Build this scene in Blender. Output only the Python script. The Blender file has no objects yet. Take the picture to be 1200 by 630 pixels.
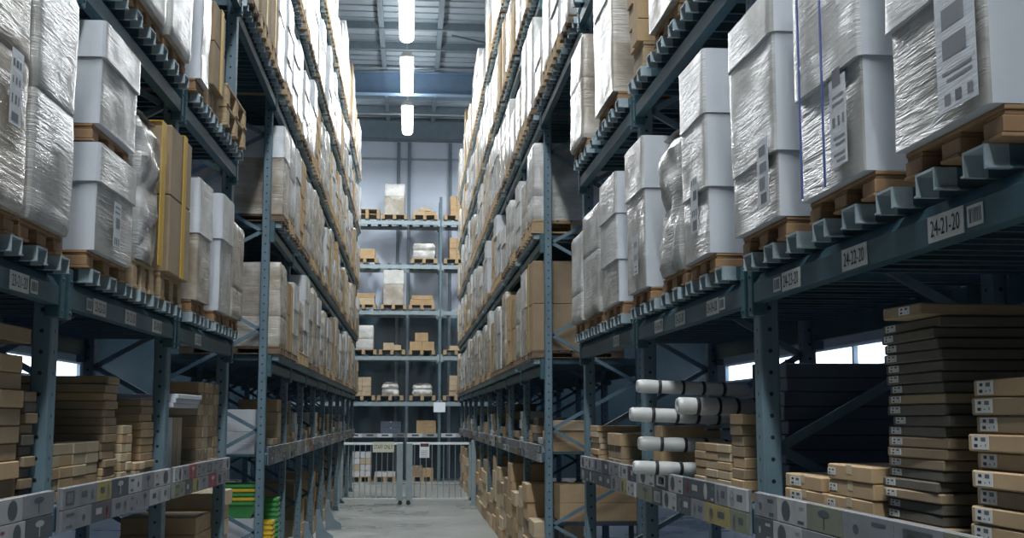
import bpy, bmesh, random
from math import sin, cos, atan, radians, pi, sqrt
from mathutils import Vector, Matrix, noise

D = bpy.data
COL = bpy.context.scene.collection
R_ = random.Random(11)

# ------------------------------------------------------------------ camera maths (photo 1200x630, focal 1400 px)
FPX = 1400.0
EYE = Vector((0, 0, 1.82))
PITCH = atan(174 / FPX)
YAW = atan(120 * cos(PITCH) / FPX)
CF = Vector((sin(YAW) * cos(PITCH), cos(YAW) * cos(PITCH), sin(PITCH)))
CR = Vector((cos(YAW), -sin(YAW), 0))
CU = CR.cross(CF)

def ray(px, py):
    return CF + CR * ((px - 600) / FPX) + CU * ((315 - py) / FPX)

# ------------------------------------------------------------------ object helpers
def tag(o, label=None, cat=None, group=None, kind=None):
    if label: o['label'] = label
    if cat: o['category'] = cat
    if group: o['group'] = group
    if kind: o['kind'] = kind
    return o

def obj(name, me, parent=None, loc=None, rz=0.0):
    o = D.objects.new(name, me)
    COL.objects.link(o)
    if parent is not None: o.parent = parent
    if loc is not None: o.location = loc
    if rz: o.rotation_euler = (0, 0, rz)
    return o

def thing(name, label, cat, loc=(0, 0, 0), rz=0.0, group=None):
    return tag(obj(name, None, None, loc, rz), label, cat, group)

class MB:
    """collects faces for ONE mesh"""
    def __init__(self):
        self.v = []; self.f = []; self.m = []; self.sm = []
    def add(self, vs, fs, m=0, smooth=False):
        b = len(self.v)
        self.v += [tuple(p) for p in vs]
        for f in fs:
            self.f.append([i + b for i in f]); self.m.append(m); self.sm.append(smooth)
        return self
    def box(self, x0, x1, y0, y1, z0, z1, m=0, c=0.0, M=None):
        X, Y, Z = (x0, x1), (y0, y1), (z0, z1)
        if c <= 0:
            vs = [(X[i], Y[j], Z[k]) for i in (0, 1) for j in (0, 1) for k in (0, 1)]
            fs = [(0, 1, 3, 2), (4, 6, 7, 5), (0, 4, 5, 1), (2, 3, 7, 6), (0, 2, 6, 4), (1, 5, 7, 3)]
        else:
            vs = []; idx = {}
            for i in (0, 1):
                for j in (0, 1):
                    for k in (0, 1):
                        sx, sy, sz = (c if i == 0 else -c), (c if j == 0 else -c), (c if k == 0 else -c)
                        idx[i, j, k] = len(vs)
                        vs += [(X[i], Y[j] + sy, Z[k] + sz), (X[i] + sx, Y[j], Z[k] + sz), (X[i] + sx, Y[j] + sy, Z[k])]
            fs = []
            for i in (0, 1):
                fs.append([idx[i, a, b] for a, b in ((0, 0), (0, 1), (1, 1), (1, 0))])
                fs.append([idx[a, i, b] + 1 for a, b in ((0, 0), (0, 1), (1, 1), (1, 0))])
                fs.append([idx[a, b, i] + 2 for a, b in ((0, 0), (0, 1), (1, 1), (1, 0))])
                for j in (0, 1):
                    a, b = idx[i, j, 0], idx[i, j, 1]; fs.append([a, a + 1, b + 1, b])
                    a, b = idx[i, 0, j], idx[i, 1, j]; fs.append([a, a + 2, b + 2, b])
                    a, b = idx[0, i, j], idx[1, i, j]; fs.append([a + 1, a + 2, b + 2, b + 1])
                    for k in (0, 1):
                        a = idx[i, j, k]; fs.append([a, a + 1, a + 2])
            ctr = Vector(((x0 + x1) / 2, (y0 + y1) / 2, (z0 + z1) / 2))
            out = []
            for f in fs:
                p = [Vector(vs[q]) for q in f]
                n = (p[1] - p[0]).cross(p[2] - p[0])
                fc = sum(p, Vector()) / len(p)
                out.append(f if n.dot(fc - ctr) > 0 else f[::-1])
            fs = out
        if M is not None: vs = [M @ Vector(p) for p in vs]
        return self.add(vs, fs, m)
    def bar(self, p0, p1, w, h, m=0, up=(0, 0, 1), c=0.0):
        p0, p1 = Vector(p0), Vector(p1)
        d = p1 - p0; L = d.length; d.normalize()
        u = Vector(up)
        s = d.cross(u)
        if s.length < 1e-4: s = d.cross(Vector((1, 0, 0)))
        s.normalize(); t = s.cross(d)
        M = Matrix(((d.x, s.x, t.x, p0.x), (d.y, s.y, t.y, p0.y), (d.z, s.z, t.z, p0.z), (0, 0, 0, 1)))
        return self.box(0, L, -w / 2, w / 2, -h / 2, h / 2, m, c, M)
    def tube(self, p0, p1, r, n=12, m=0, r1=None, cap=True):
        p0, p1 = Vector(p0), Vector(p1)
        r1 = r if r1 is None else r1
        d = (p1 - p0).normalized()
        a = d.orthogonal().normalized(); b = d.cross(a)
        vs = []
        for k in range(n):
            t = 2 * pi * k / n; q = a * cos(t) + b * sin(t)
            vs += [p0 + q * r, p1 + q * r1]
        self.add(vs, [(2 * k, 2 * ((k + 1) % n), 2 * ((k + 1) % n) + 1, 2 * k + 1) for k in range(n)], m, True)
        if cap:
            self.add([vs[2 * k] for k in range(n)], [list(range(n))[::-1]], m)
            self.add([vs[2 * k + 1] for k in range(n)], [list(range(n))], m)
        return self
    def lathe(self, prof, axis_p, d, n=20, m=0):
        d = Vector(d).normalized(); a = d.orthogonal().normalized(); b = d.cross(a)
        vs = []
        for r, t in prof:
            for k in range(n):
                q = 2 * pi * k / n
                vs.append(Vector(axis_p) + d * t + (a * cos(q) + b * sin(q)) * r)
        fs = []
        for i in range(len(prof) - 1):
            for k in range(n):
                fs.append((i * n + k, i * n + (k + 1) % n, (i + 1) * n + (k + 1) % n, (i + 1) * n + k))
        return self.add(vs, fs, m, True)
    def prism(self, prof, y0, y1, m=0):
        """profile in (x,z), extruded along y"""
        n = len(prof)
        vs = [(x, y0, z) for x, z in prof] + [(x, y1, z) for x, z in prof]
        fs = [(i, (i + 1) % n, n + (i + 1) % n, n + i) for i in range(n)]
        fs += [list(range(n))[::-1], list(range(n, 2 * n))]
        return self.add(vs, fs, m)
    def mesh(self, name, mats):
        me = D.meshes.new(name)
        me.from_pydata(self.v, [], self.f)
        for mt in (mats if isinstance(mats, (list, tuple)) else [mats]): me.materials.append(mt)
        for p, m, s in zip(me.polygons, self.m, self.sm):
            p.material_index = m; p.use_smooth = s
        bm = bmesh.new(); bm.from_mesh(me)
        bmesh.ops.recalc_face_normals(bm, faces=bm.faces)
        bm.to_mesh(me); bm.free()
        me.update()
        return me
    def build(self, name, mats, parent=None, loc=None, rz=0.0):
        return obj(name, self.mesh(name, mats), parent, loc, rz)

# ------------------------------------------------------------------ materials
def newmat(name):
    m = D.materials.new(name); m.use_nodes = True
    nt = m.node_tree; b = nt.nodes['Principled BSDF']
    return m, nt, b

def N(nt, t, **kw):
    n = nt.nodes.new(t)
    for k, v in kw.items(): setattr(n, k, v)
    return n

def ramp(nt, src, stops):
    r = N(nt, 'ShaderNodeValToRGB')
    e = r.color_ramp.elements
    while len(e) < len(stops): e.new(0.5)
    for q, (p, c) in zip(e, stops):
        q.position = p; q.color = (c[0], c[1], c[2], 1)
    nt.links.new(src, r.inputs[0])
    return r.outputs[0]

def coords(nt, scale=(1, 1, 1), rot=(0, 0, 0), kind='Object', rnd=True):
    tc = N(nt, 'ShaderNodeTexCoord')
    mp = N(nt, 'ShaderNodeMapping')
    mp.inputs['Scale'].default_value = scale
    mp.inputs['Rotation'].default_value = rot
    nt.links.new(tc.outputs[kind], mp.inputs['Vector'])
    if rnd:
        oi = N(nt, 'ShaderNodeObjectInfo')
        ml = N(nt, 'ShaderNodeMath', operation='MULTIPLY'); ml.inputs[1].default_value = 37.0
        nt.links.new(oi.outputs['Random'], ml.inputs[0])
        nt.links.new(ml.outputs[0], mp.inputs['Location'])
    return mp.outputs[0]

def noise_tex(nt, vec, scale, detail=4, rough=0.55, dist=0.0):
    n = N(nt, 'ShaderNodeTexNoise')
    n.inputs['Scale'].default_value = scale; n.inputs['Detail'].default_value = detail
    n.inputs['Roughness'].default_value = rough; n.inputs['Distortion'].default_value = dist
    nt.links.new(vec, n.inputs['Vector'])
    return n.outputs['Fac']

def bump(nt, b, h, strength, dist=0.01, prev=None):
    bp = N(nt, 'ShaderNodeBump')
    bp.inputs['Strength'].default_value = strength; bp.inputs['Distance'].default_value = dist
    nt.links.new(h, bp.inputs['Height'])
    if prev is not None: nt.links.new(prev, bp.inputs['Normal'])
    nt.links.new(bp.outputs[0], b.inputs['Normal'])
    return bp.outputs[0]

def simple(name, c0, c1=None, scale=8, rough=0.6, metal=0.0, bmp=0.0, stretch=(1, 1, 1), spec=0.5):
    m, nt, b = newmat(name)
    c1 = c1 or tuple(x * 0.8 for x in c0)
    f = noise_tex(nt, coords(nt, stretch), scale, 5, 0.6)
    nt.links.new(ramp(nt, f, [(0.3, c1), (0.7, c0)]), b.inputs['Base Color'])
    b.inputs['Roughness'].default_value = rough; b.inputs['Metallic'].default_value = metal
    b.inputs['Specular IOR Level'].default_value = spec
    if bmp: bump(nt, b, f, bmp, 0.004)
    return m

def film_mat(name, c_lo, c_mid, c_hi, wr=0.6, rough=0.25, ang=0.3):
    """stretch film: patches of fine pull lines over whatever it wraps"""
    m, nt, b = newmat(name)
    base = noise_tex(nt, coords(nt, (1, 1, 1)), 2.6, 5, 0.6, 0.6)
    patch = noise_tex(nt, coords(nt, (1, 1.2, 2.0), (0.5, 0, 0)), 2.4, 2, 0.5)
    s1 = noise_tex(nt, coords(nt, (1.5, 2.2, 30.0), (ang, 0.2, 0)), 1.0, 4, 0.65, 0.5)
    s2 = noise_tex(nt, coords(nt, (2.0, 3.0, 60.0), (ang * 1.8, 0.3, 0.1)), 1.0, 3, 0.6, 0.8)
    def mth(op, x, y, z=None):
        n = N(nt, 'ShaderNodeMath', operation=op)
        for i, q in enumerate((x, y, z)):
            if q is None: continue
            if isinstance(q, (int, float)): n.inputs[i].default_value = q
            else: nt.links.new(q, n.inputs[i])
        return n.outputs[0]
    pm = ramp(nt, patch, [(0.38, (0.12,) * 3), (0.62, (1,) * 3)])
    def ridge(q): return mth('POWER', mth('SUBTRACT', 1.0, mth('MULTIPLY', mth('ABSOLUTE', mth('SUBTRACT', q, 0.5), None), 5.0)), 3.0)
    rd = mth('MAXIMUM', mth('ADD', ridge(s1), mth('MULTIPLY', ridge(s2), 0.7)), 0.0)
    w = mth('MULTIPLY', mth('ADD', mth('MULTIPLY', rd, 0.45), s1), pm)
    cc = mth('MULTIPLY_ADD', w, 0.22, base)
    nt.links.new(ramp(nt, cc, [(0.42, c_lo), (0.62, c_mid), (0.92, c_hi)]), b.inputs['Base Color'])
    b.inputs['Roughness'].default_value = rough
    b.inputs['Specular IOR Level'].default_value = 0.7
    n1 = bump(nt, b, base, 0.15, 0.02)
    bump(nt, b, w, wr, 0.008, n1)
    return m

def perforated(name, c0, c1):
    """painted upright steel with a row of punched holes down the middle of every face"""
    m, nt, b = newmat(name)
    f = noise_tex(nt, coords(nt, (1, 1, 0.3)), 9, 5, 0.6)
    col = ramp(nt, f, [(0.3, c1), (0.75, c0)])
    tc = N(nt, 'ShaderNodeTexCoord'); sp = N(nt, 'ShaderNodeSeparateXYZ')
    nt.links.new(tc.outputs['Object'], sp.inputs[0])
    gn = N(nt, 'ShaderNodeNewGeometry')
    def mth(op, a, b_=None, c=None):
        n = N(nt, 'ShaderNodeMath', operation=op)
        for i, q in enumerate((a, b_, c)):
            if q is None: continue
            if isinstance(q, (int, float)): n.inputs[i].default_value = q
            else: nt.links.new(q, n.inputs[i])
        return n.outputs[0]
    fz = mth('SUBTRACT', mth('FRACT', mth('MULTIPLY', sp.outputs[2], 1 / 0.085)), 0.5)
    dz = mth('MULTIPLY', fz, 0.085)
    # in-face coordinate: x on faces that look along y, y on faces that look along x
    tn = N(nt, 'ShaderNodeSeparateXYZ'); nt.links.new(tc.outputs['Normal'], tn.inputs[0])
    isx = mth('GREATER_THAN', mth('ABSOLUTE', tn.outputs[0]), 0.7)
    a = mth('ADD', mth('MULTIPLY', isx, sp.outputs[1]), mth('MULTIPLY', mth('SUBTRACT', 1.0, isx), sp.outputs[0]))
    r2 = mth('ADD', mth('MULTIPLY', dz, dz), mth('MULTIPLY', a, a))
    hole = mth('LESS_THAN', r2, 0.0085 ** 2)
    mix = N(nt, 'ShaderNodeMix', data_type='RGBA')
    nt.links.new(hole, mix.inputs['Factor']); nt.links.new(col, mix.inputs['A'])
    mix.inputs['B'].default_value = (0.006, 0.008, 0.01, 1)
    nt.links.new(mix.outputs['Result'], b.inputs['Base Color'])
    b.inputs['Roughness'].default_value = 0.5
    return m

M = {}
M['rack'] = simple('rack_paint', (0.045, 0.112, 0.138), (0.028, 0.072, 0.092), 7, 0.42, 0.0, 0.05, (1, 0.6, 3))
M['upright'] = perforated('upright_paint', (0.13, 0.20, 0.235), (0.08, 0.13, 0.157))
M['bar'] = simple('bar_paint', (0.065, 0.122, 0.148), (0.04, 0.08, 0.10), 14, 0.4, 0.0, 0.05)
M['bar_tip_lit'] = simple('bar_tip_lit_paint', (0.38, 0.46, 0.49), (0.24, 0.31, 0.34), 16, 0.4, 0.2, 0.05)  # pale colour stands in for light catching the bar ends
M['galv'] = simple('galvanised', (0.42, 0.47, 0.50), (0.30, 0.35, 0.38), 18, 0.42, 0.5)
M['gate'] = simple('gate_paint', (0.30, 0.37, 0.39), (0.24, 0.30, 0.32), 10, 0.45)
M['carton'] = simple('corrugated_card', (0.45, 0.31, 0.17), (0.35, 0.235, 0.125), 5, 0.8, 0, 0.08)
M['carton_b'] = simple('dull_card', (0.31, 0.225, 0.135), (0.235, 0.17, 0.10), 5, 0.8, 0, 0.08)
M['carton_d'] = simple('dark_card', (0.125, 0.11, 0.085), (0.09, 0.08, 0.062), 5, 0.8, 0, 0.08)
M['carton_p'] = simple('pale_card', (0.50, 0.40, 0.26), (0.40, 0.31, 0.20), 5, 0.75, 0, 0.06)
M['board_d'] = simple('slate_wrap', (0.085, 0.11, 0.15), (0.06, 0.08, 0.11), 5, 0.6)
M['wood'] = simple('pallet_wood', (0.44, 0.32, 0.185), (0.30, 0.21, 0.115), 9, 0.75, 0, 0.15, (1, 6, 6))
M['wood_d'] = simple('brown_block', (0.20, 0.14, 0.088), (0.13, 0.09, 0.058), 9, 0.8, 0, 0.15)
M['wood_n'] = simple('pallet_block', (0.34, 0.205, 0.105), (0.24, 0.14, 0.07), 9, 0.8, 0, 0.15)
M['white'] = simple('white_card', (0.54, 0.565, 0.60), (0.47, 0.495, 0.53), 4, 0.42, 0, 0.05)
M['white_b'] = simple('pale_grey_card', (0.56, 0.57, 0.57), (0.47, 0.48, 0.48), 4, 0.5, 0, 0.08)
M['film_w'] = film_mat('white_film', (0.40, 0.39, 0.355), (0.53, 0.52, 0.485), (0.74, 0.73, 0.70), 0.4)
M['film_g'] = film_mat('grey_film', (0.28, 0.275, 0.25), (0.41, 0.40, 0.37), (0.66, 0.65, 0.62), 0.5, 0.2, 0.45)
M['film_b'] = film_mat('film_over_card', (0.25, 0.205, 0.15), (0.38, 0.335, 0.27), (0.62, 0.59, 0.53), 0.6, 0.22)
M['film_s'] = film_mat('smooth_film', (0.44, 0.46, 0.48), (0.52, 0.545, 0.565), (0.60, 0.62, 0.63), 0.15, 0.3)
M['paper'] = simple('paper_label', (0.62, 0.62, 0.58), (0.54, 0.54, 0.50), 10, 0.6)
M['ink'] = simple('black_ink', (0.03, 0.03, 0.035), (0.02, 0.02, 0.025), 10, 0.6)
M['ink_g'] = simple('grey_ink', (0.14, 0.14, 0.15), (0.09, 0.09, 0.10), 10, 0.6)
M['yellow'] = simple('yellow_strap', (0.56, 0.35, 0.045), (0.48, 0.29, 0.035), 10, 0.45)
M['blue'] = simple('blue_strap', (0.05, 0.09, 0.30), (0.04, 0.07, 0.22), 10, 0.45)
M['black'] = simple('black_band', (0.025, 0.028, 0.035), (0.02, 0.02, 0.025), 10, 0.5)
M['red'] = simple('red_print', (0.20, 0.035, 0.04), (0.16, 0.03, 0.03), 10, 0.55)
M['card_g'] = simple('grey_print', (0.18, 0.188, 0.20), (0.13, 0.138, 0.15), 9, 0.5)
M['card_w'] = simple('pale_print', (0.33, 0.335, 0.335), (0.26, 0.265, 0.27), 9, 0.5)
M['card_d'] = simple('dark_print', (0.05, 0.063, 0.075), (0.035, 0.045, 0.056), 9, 0.5)
M['card_y'] = simple('ochre_print', (0.27, 0.22, 0.07), (0.22, 0.18, 0.06), 9, 0.5)
M['card_n'] = simple('olive_print', (0.15, 0.165, 0.12), (0.12, 0.13, 0.09), 9, 0.5)
M['roll'] = simple('white_roll_wrap', (0.52, 0.52, 0.50), (0.44, 0.44, 0.43), 6, 0.35, 0, 0.1)
M['green'] = simple('green_plastic', (0.07, 0.33, 0.09), (0.05, 0.26, 0.07), 8, 0.4)
M['yellow_p'] = simple('yellow_plastic', (0.72, 0.50, 0.04), (0.62, 0.42, 0.03), 8, 0.4)
M['housing'] = simple('lamp_housing', (0.55, 0.57, 0.58), (0.48, 0.50, 0.51), 6, 0.4)
M['girder'] = simple('girder_paint', (0.20, 0.31, 0.46), (0.17, 0.27, 0.40), 5, 0.45)
M['steel_d'] = simple('roof_steel', (0.20, 0.26, 0.30), (0.16, 0.21, 0.25), 5, 0.5)
M['sign_w'] = simple('white_sign', (0.84, 0.90, 0.93), (0.78, 0.84, 0.88), 4, 0.35)
M['sign_c'] = simple('cream_sign', (0.66, 0.68, 0.56), (0.60, 0.62, 0.50), 4, 0.4)

def emit(name, c, s):
    m, nt, b = newmat(name)
    b.inputs['Base Color'].default_value = (*c, 1)
    b.inputs['Emission Color'].default_value = (*c, 1)
    b.inputs['Emission Strength'].default_value = s
    return m
M['lamp'] = emit('lamp_glow', (0.93, 0.97, 1.0), 14)
M['daylight'] = emit('daylight_pane', (0.70, 0.82, 1.0), 1.6)

M['clad'] = simple('teal_cladding', (0.055, 0.10, 0.125), (0.04, 0.075, 0.095), 2, 0.35)

def floor_mat():
    m, nt, b = newmat('sealed_concrete')
    v = coords(nt, (1, 1, 1), rnd=False)
    f = noise_tex(nt, v, 0.7, 3, 0.5, 0.2)
    g = noise_tex(nt, v, 14, 4, 0.6)
    mx = N(nt, 'ShaderNodeMath', operation='MULTIPLY_ADD')
    nt.links.new(g, mx.inputs[0]); mx.inputs[1].default_value = 0.3; nt.links.new(f, mx.inputs[2])
    nt.links.new(ramp(nt, mx.outputs[0], [(0.45, (0.235, 0.245, 0.23)), (0.62, (0.265, 0.275, 0.26)), (0.8, (0.30, 0.31, 0.29))]), b.inputs['Base Color'])
    nt.links.new(ramp(nt, f, [(0.3, (0.22,) * 3), (0.7, (0.42,) * 3)]), b.inputs['Roughness'])
    bump(nt, b, g, 0.03, 0.002)
    return m
M['floor'] = floor_mat()

def wall_mat(name, c0, c1, scale):
    m, nt, b = newmat(name)
    v = coords(nt, (1, 1, 1), rnd=False)
    f = noise_tex(nt, v, 0.8, 5, 0.6)
    nt.links.new(ramp(nt, f, [(0.3, c1), (0.7, c0)]), b.inputs['Base Color'])
    b.inputs['Roughness'].default_value = 0.5
    w = N(nt, 'ShaderNodeTexWave'); w.bands_direction = 'Z'
    w.inputs['Scale'].default_value = scale
    nt.links.new(v, w.inputs['Vector'])
    bump(nt, b, w.outputs['Fac'], 0.15, 0.01)
    return m
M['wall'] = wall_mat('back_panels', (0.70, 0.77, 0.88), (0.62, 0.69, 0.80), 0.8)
M['wall_s'] = wall_mat('side_panels', (0.05, 0.065, 0.09), (0.035, 0.05, 0.07), 1.2)
M['roof'] = simple('roof_deck', (0.40, 0.47, 0.53), (0.33, 0.395, 0.45), 2, 0.5)

# ------------------------------------------------------------------ writing
FONT_CACHE = {}
def text_mb(mb, txt, size, origin, xdir, ydir, m, thick=0.0006, squeeze=1.0):
    """adds the letters of txt to mb, centred on origin, reading along xdir"""
    key = txt
    if key not in FONT_CACHE:
        cu = D.curves.new('t', 'FONT'); cu.body = txt; cu.align_x = 'CENTER'; cu.align_y = 'CENTER'
        cu.resolution_u = 3
        o = D.objects.new('t', cu); COL.objects.link(o)
        bpy.context.view_layer.update()
        me = D.meshes.new_from_object(o.evaluated_get(bpy.context.evaluated_depsgraph_get()))
        FONT_CACHE[key] = ([v.co.copy() for v in me.vertices], [list(p.vertices) for p in me.polygons])
        D.meshes.remove(me); D.objects.remove(o); D.curves.remove(cu)
    vs, fs = FONT_CACHE[key]
    xd, yd = Vector(xdir).normalized(), Vector(ydir).normalized()
    n = xd.cross(yd)
    mb.add([Vector(origin) + xd * (v.x * size * squeeze) + yd * (v.y * size) + n * thick for v in vs], fs, m)

ORD = ['first', 'second', 'third', 'fourth', 'fifth', 'sixth', 'seventh', 'eighth', 'ninth', 'tenth', 'eleventh', 'twelfth',
       'thirteenth', 'fourteenth', 'fifteenth', 'sixteenth', 'seventeenth', 'eighteenth', 'nineteenth', 'twentieth',
       'twenty-first', 'twenty-second', 'twenty-third', 'twenty-fourth', 'twenty-fifth', 'twenty-sixth', 'twenty-seventh', 'twenty-eighth']

# ------------------------------------------------------------------ rows: s runs down the aisle, d runs into the rack
class Row:
    def __init__(self, name, side, ox, oy, ang, ups, levels):
        self.name = name; self.side = side; self.o = Vector((ox, oy, 0)); self.ang = ang
        self.u = Vector((-sin(ang), cos(ang), 0)); self.v = Vector((cos(ang), sin(ang), 0)) * side
        self.ups = ups; self.levels = levels
    def pt(self, s, d, z=0.0):
        return self.o + self.u * s + self.v * d + Vector((0, 0, z))
    def hit(self, px, py, d=0.0):
        """where the sight line through a photo pixel meets the row's vertical plane at depth d -> (s, z)"""
        r = ray(px, py); b = self.o + self.v * d - EYE
        det = r.x * -self.u.y + r.y * self.u.x
        t = (b.x * -self.u.y + b.y * self.u.x) / det
        p = EYE + r * t
        return (p - self.o - self.v * d).dot(self.u), p.z

LV = [2.385, 3.72, 5.03, 6.40, 7.77]     # tops of the beams
DECK = 1.46                              # sales shelf
DEPTH = 1.05
NR = Row('near right rack', 1, 1.385, 4.0, 0.009, [-1.57, 0.68, 2.97, 5.18], LV[:3])
NL = Row('near left rack', -1, -1.4622, 4.0, -0.024, [-1.05, 1.0, 3.08, 5.02], LV[:3])
FR = Row('far right rack', 1, 1.40, 12.47, 0.0, [2.3 * k for k in range(10)], LV)
FL = Row('far left rack', -1, -1.40, 11.93, 0.0, [2.05 * k for k in range(10)], LV)
LAMP_W, LAMP_N, FILL_SIDE, UPF, EXPO = 53, 86, 55, .24, 1.15
# ------------------------------------------------------------------ racks
def proj(p):
    v = Vector(p) - EYE; w = v.dot(CF)
    if w < 0.2: return None
    return 600 + FPX * v.dot(CR) / w, 315 - FPX * v.dot(CU) / w, w
def in_frame(p, mx=60):
    q = proj(p)
    return q is not None and -mx < q[0] < 1200 + mx and -mx < q[1] < 630 + mx

_up = {}
def upright_mesh(h, side):
    k = (round(h, 2), side)
    if k not in _up:
        b = MB()
        b.box(-.038, .038, -.048, .048, 0, h, 0, 0.006)
        _up[k] = b.mesh('upright', M['upright'])
    return _up[k]
def foot_mb():
    b = MB(); b.box(-.07, .07, -.08, .08, 0, .012, 0, .003); b.box(-.05, .05, -.055, .055, .012, .09, 0, .004)
    return b
FOOT = foot_mb().mesh('foot_plate', M['rack'])

_beam = {}
def beam_mesh(L, side, rear=False):
    """stepped box beam with a sloping upper lip and hooked end plates; its front looks to the aisle"""
    k = (round(L, 3), side, rear)
    if k not in _beam:
        f = -side
        b = MB()
        pr = [(f * .030, -.115), (f * .030, -.040), (f * .024, -.036), (f * .002, -.004), (f * -.004, 0), (f * -.022, 0), (f * -.022, -.115)]
        b.prism(pr, .05, L - .05)
        for y in (.05, L - .05):
            b.box(min(f * .036, f * -.026), max(f * .036, f * -.026), y - .028, y + .028, -.165, .045, 0, .004)
        for y in (.05, L - .05):
            for z in (-.14, -.01):
                b.tube((f * .036, y, z), (f * .043, y, z), .008, 8)
        _beam[k] = b.mesh('beam', M['rack'])
    return _beam[k]

def bar_mesh(sd):
    """inverted channel resting on both beams; light on the aisle tip and shade behind it painted in"""
    b = MB(); t = .007
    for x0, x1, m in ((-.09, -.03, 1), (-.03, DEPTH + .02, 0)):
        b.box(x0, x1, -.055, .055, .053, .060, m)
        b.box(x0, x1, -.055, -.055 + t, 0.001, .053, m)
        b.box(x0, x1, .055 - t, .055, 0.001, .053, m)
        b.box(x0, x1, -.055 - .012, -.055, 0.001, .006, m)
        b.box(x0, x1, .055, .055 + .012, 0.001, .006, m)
    b.v = [(x * sd, y, z) for x, y, z in b.v]
    return b
BAR = {k: bar_mesh(k).mesh('support_bar', [M['bar'], M['bar_tip_lit']]) for k in (1, -1)}

def plate_mesh(code, side):
    """printed shelf location plate"""
    b = MB()
    b.box(-.0015, .0015, -.10, .10, -.034, .034, 0)
    n = -side
    xd = (0, -1 if side > 0 else 1, 0)
    text_mb(b, code, .062, (n * .0016, 0, -.002), xd, (0, 0, 1), 1, .0012, .74)
    return b.mesh('location_plate', [M['paper'], M['ink']])
def barcode_mesh(side):
    b = MB(); b.box(-.0012, .0012, -.04, .04, -.026, .026, 0)
    n = -side; rr = random.Random(5); y = -.032
    while y < .03:
        w = rr.choice((.002, .003, .005)); x = n * .0016
        b.add([(x, y, -.018), (x, y + w, -.018), (x, y + w, .018), (x, y, .018)], [(0, 1, 2, 3)], 1); y += w + rr.choice((.002, .003))
    return b.mesh('barcode_tag', [M['paper'], M['ink_g']])
BARCODE = {1: barcode_mesh(1), -1: barcode_mesh(-1)}

def build_rack(row, label, height, rear=True, bridge=None, braced=2):
    sd = row.side
    root = thing('pallet_rack', label, 'rack', row.o, row.ang)
    fr = DEPTH
    for i, s in enumerate(row.ups):
        u = obj('upright', upright_mesh(height, sd), root, (sd * .042, s, 0))
        obj('foot_plate', FOOT, u)
        u2 = obj('upright', upright_mesh(height, sd), root, (sd * (fr - .042), s, 0))
        # zig-zag bracing of the end frame
        z0, dz = .72 - .98, .49; mbb = MB()
        k = 0; z = z0
        while z + dz < height:
            a, c = ((.08, fr - .08) if k % 2 == 0 else (fr - .08, .08))
            if z > 0:
                if i in braced:
                    q = MB(); q.bar((sd * a, s, z), (sd * c, s, z + dz), .035, .03, 0, (0, 1, 0)); q.build('brace', M['upright'], root)
                else:
                    mbb.bar((sd * a, s, z), (sd * c, s, z + dz), .035, .03, 0, (0, 1, 0))
            z += dz; k += 1
        if mbb.v: tag(mbb.build('frame_bracing', M['rack'], root), kind='stuff')
    bars = []
    beams = {}
    bays = [(a, b) for a, b in zip(row.ups[:-1], row.ups[1:])]
    for bi, (a, b) in enumerate(bays):
        L = b - a
        for li, z in enumerate(row.levels):
            beams[bi, li] = obj('beam', beam_mesh(L, sd), root, (0, a, z))
            obj('beam', beam_mesh(L, -sd), root, (sd * fr, a, z))
            n = max(3, round(L / .29)); st = (L - .16) / n
            for k in range(n): bars.append((a + .08 + st * (k + .5), z))
        # sales shelf: pressed steel deck on a low beam
        d = MB(); x0, x1 = sorted((0.03 * sd, (fr - .03) * sd))
        d.box(x0, x1, a + .05, b - .05, DECK - .02, DECK, 0, .003)
        d.box(*sorted((-.012 * sd, .03 * sd)), a + .05, b - .05, DECK - .10, DECK - .0, 0, .004)
        d.box(*sorted(((fr - .03) * sd, (fr + .012) * sd)), a + .05, b - .05, DECK - .10, DECK, 0, .004)
        d.build('sales_shelf', M['rack'], root)
    if bridge:
        a, z = bridge
        for bx, sg in ((0, sd), (sd * fr, -sd)):
            obj('beam', beam_mesh(-a, sg), root, (bx, a, z))
        n = round(-a / .29); st = (-a - .16) / n
        for k in range(n): bars.append((a + .08 + st * (k + .5), z))
    def dist(q):
        p = row.pt(q[0], -.08, q[1]); return (0 if in_frame(p) else 1000) + (p - EYE).length
    bars.sort(key=dist)
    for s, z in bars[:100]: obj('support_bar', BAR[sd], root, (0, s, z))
    if len(bars) > 100:
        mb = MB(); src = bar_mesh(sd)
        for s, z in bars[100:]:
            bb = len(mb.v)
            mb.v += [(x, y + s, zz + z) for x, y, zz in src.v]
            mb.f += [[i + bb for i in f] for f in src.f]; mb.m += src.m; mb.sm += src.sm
        tag(mb.build('support_bar', [M['bar'], M['bar_tip_lit']], root), kind='stuff')
    return root, beams

rackNR, beamsNR = build_rack(NR, 'teal steel pallet rack nearest on the right, brown cartons on its low shelf', 8.6, braced=(0, 1, 2, 3))
rackNL, beamsNL = build_rack(NL, 'teal steel pallet rack nearest on the left of the aisle', 8.6, braced=(0, 1, 2, 3))
rackFR, beamsFR = build_rack(FR, 'long five-level steel rack on the right beyond the cross aisle', 8.6, bridge=(-3.22, LV[2]), braced=(0, 1))
rackFL, beamsFL = build_rack(FL, 'long five-level steel rack on the left beyond the cross aisle', 8.6, bridge=(-2.87, LV[2]), braced=(0, 1))

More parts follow.
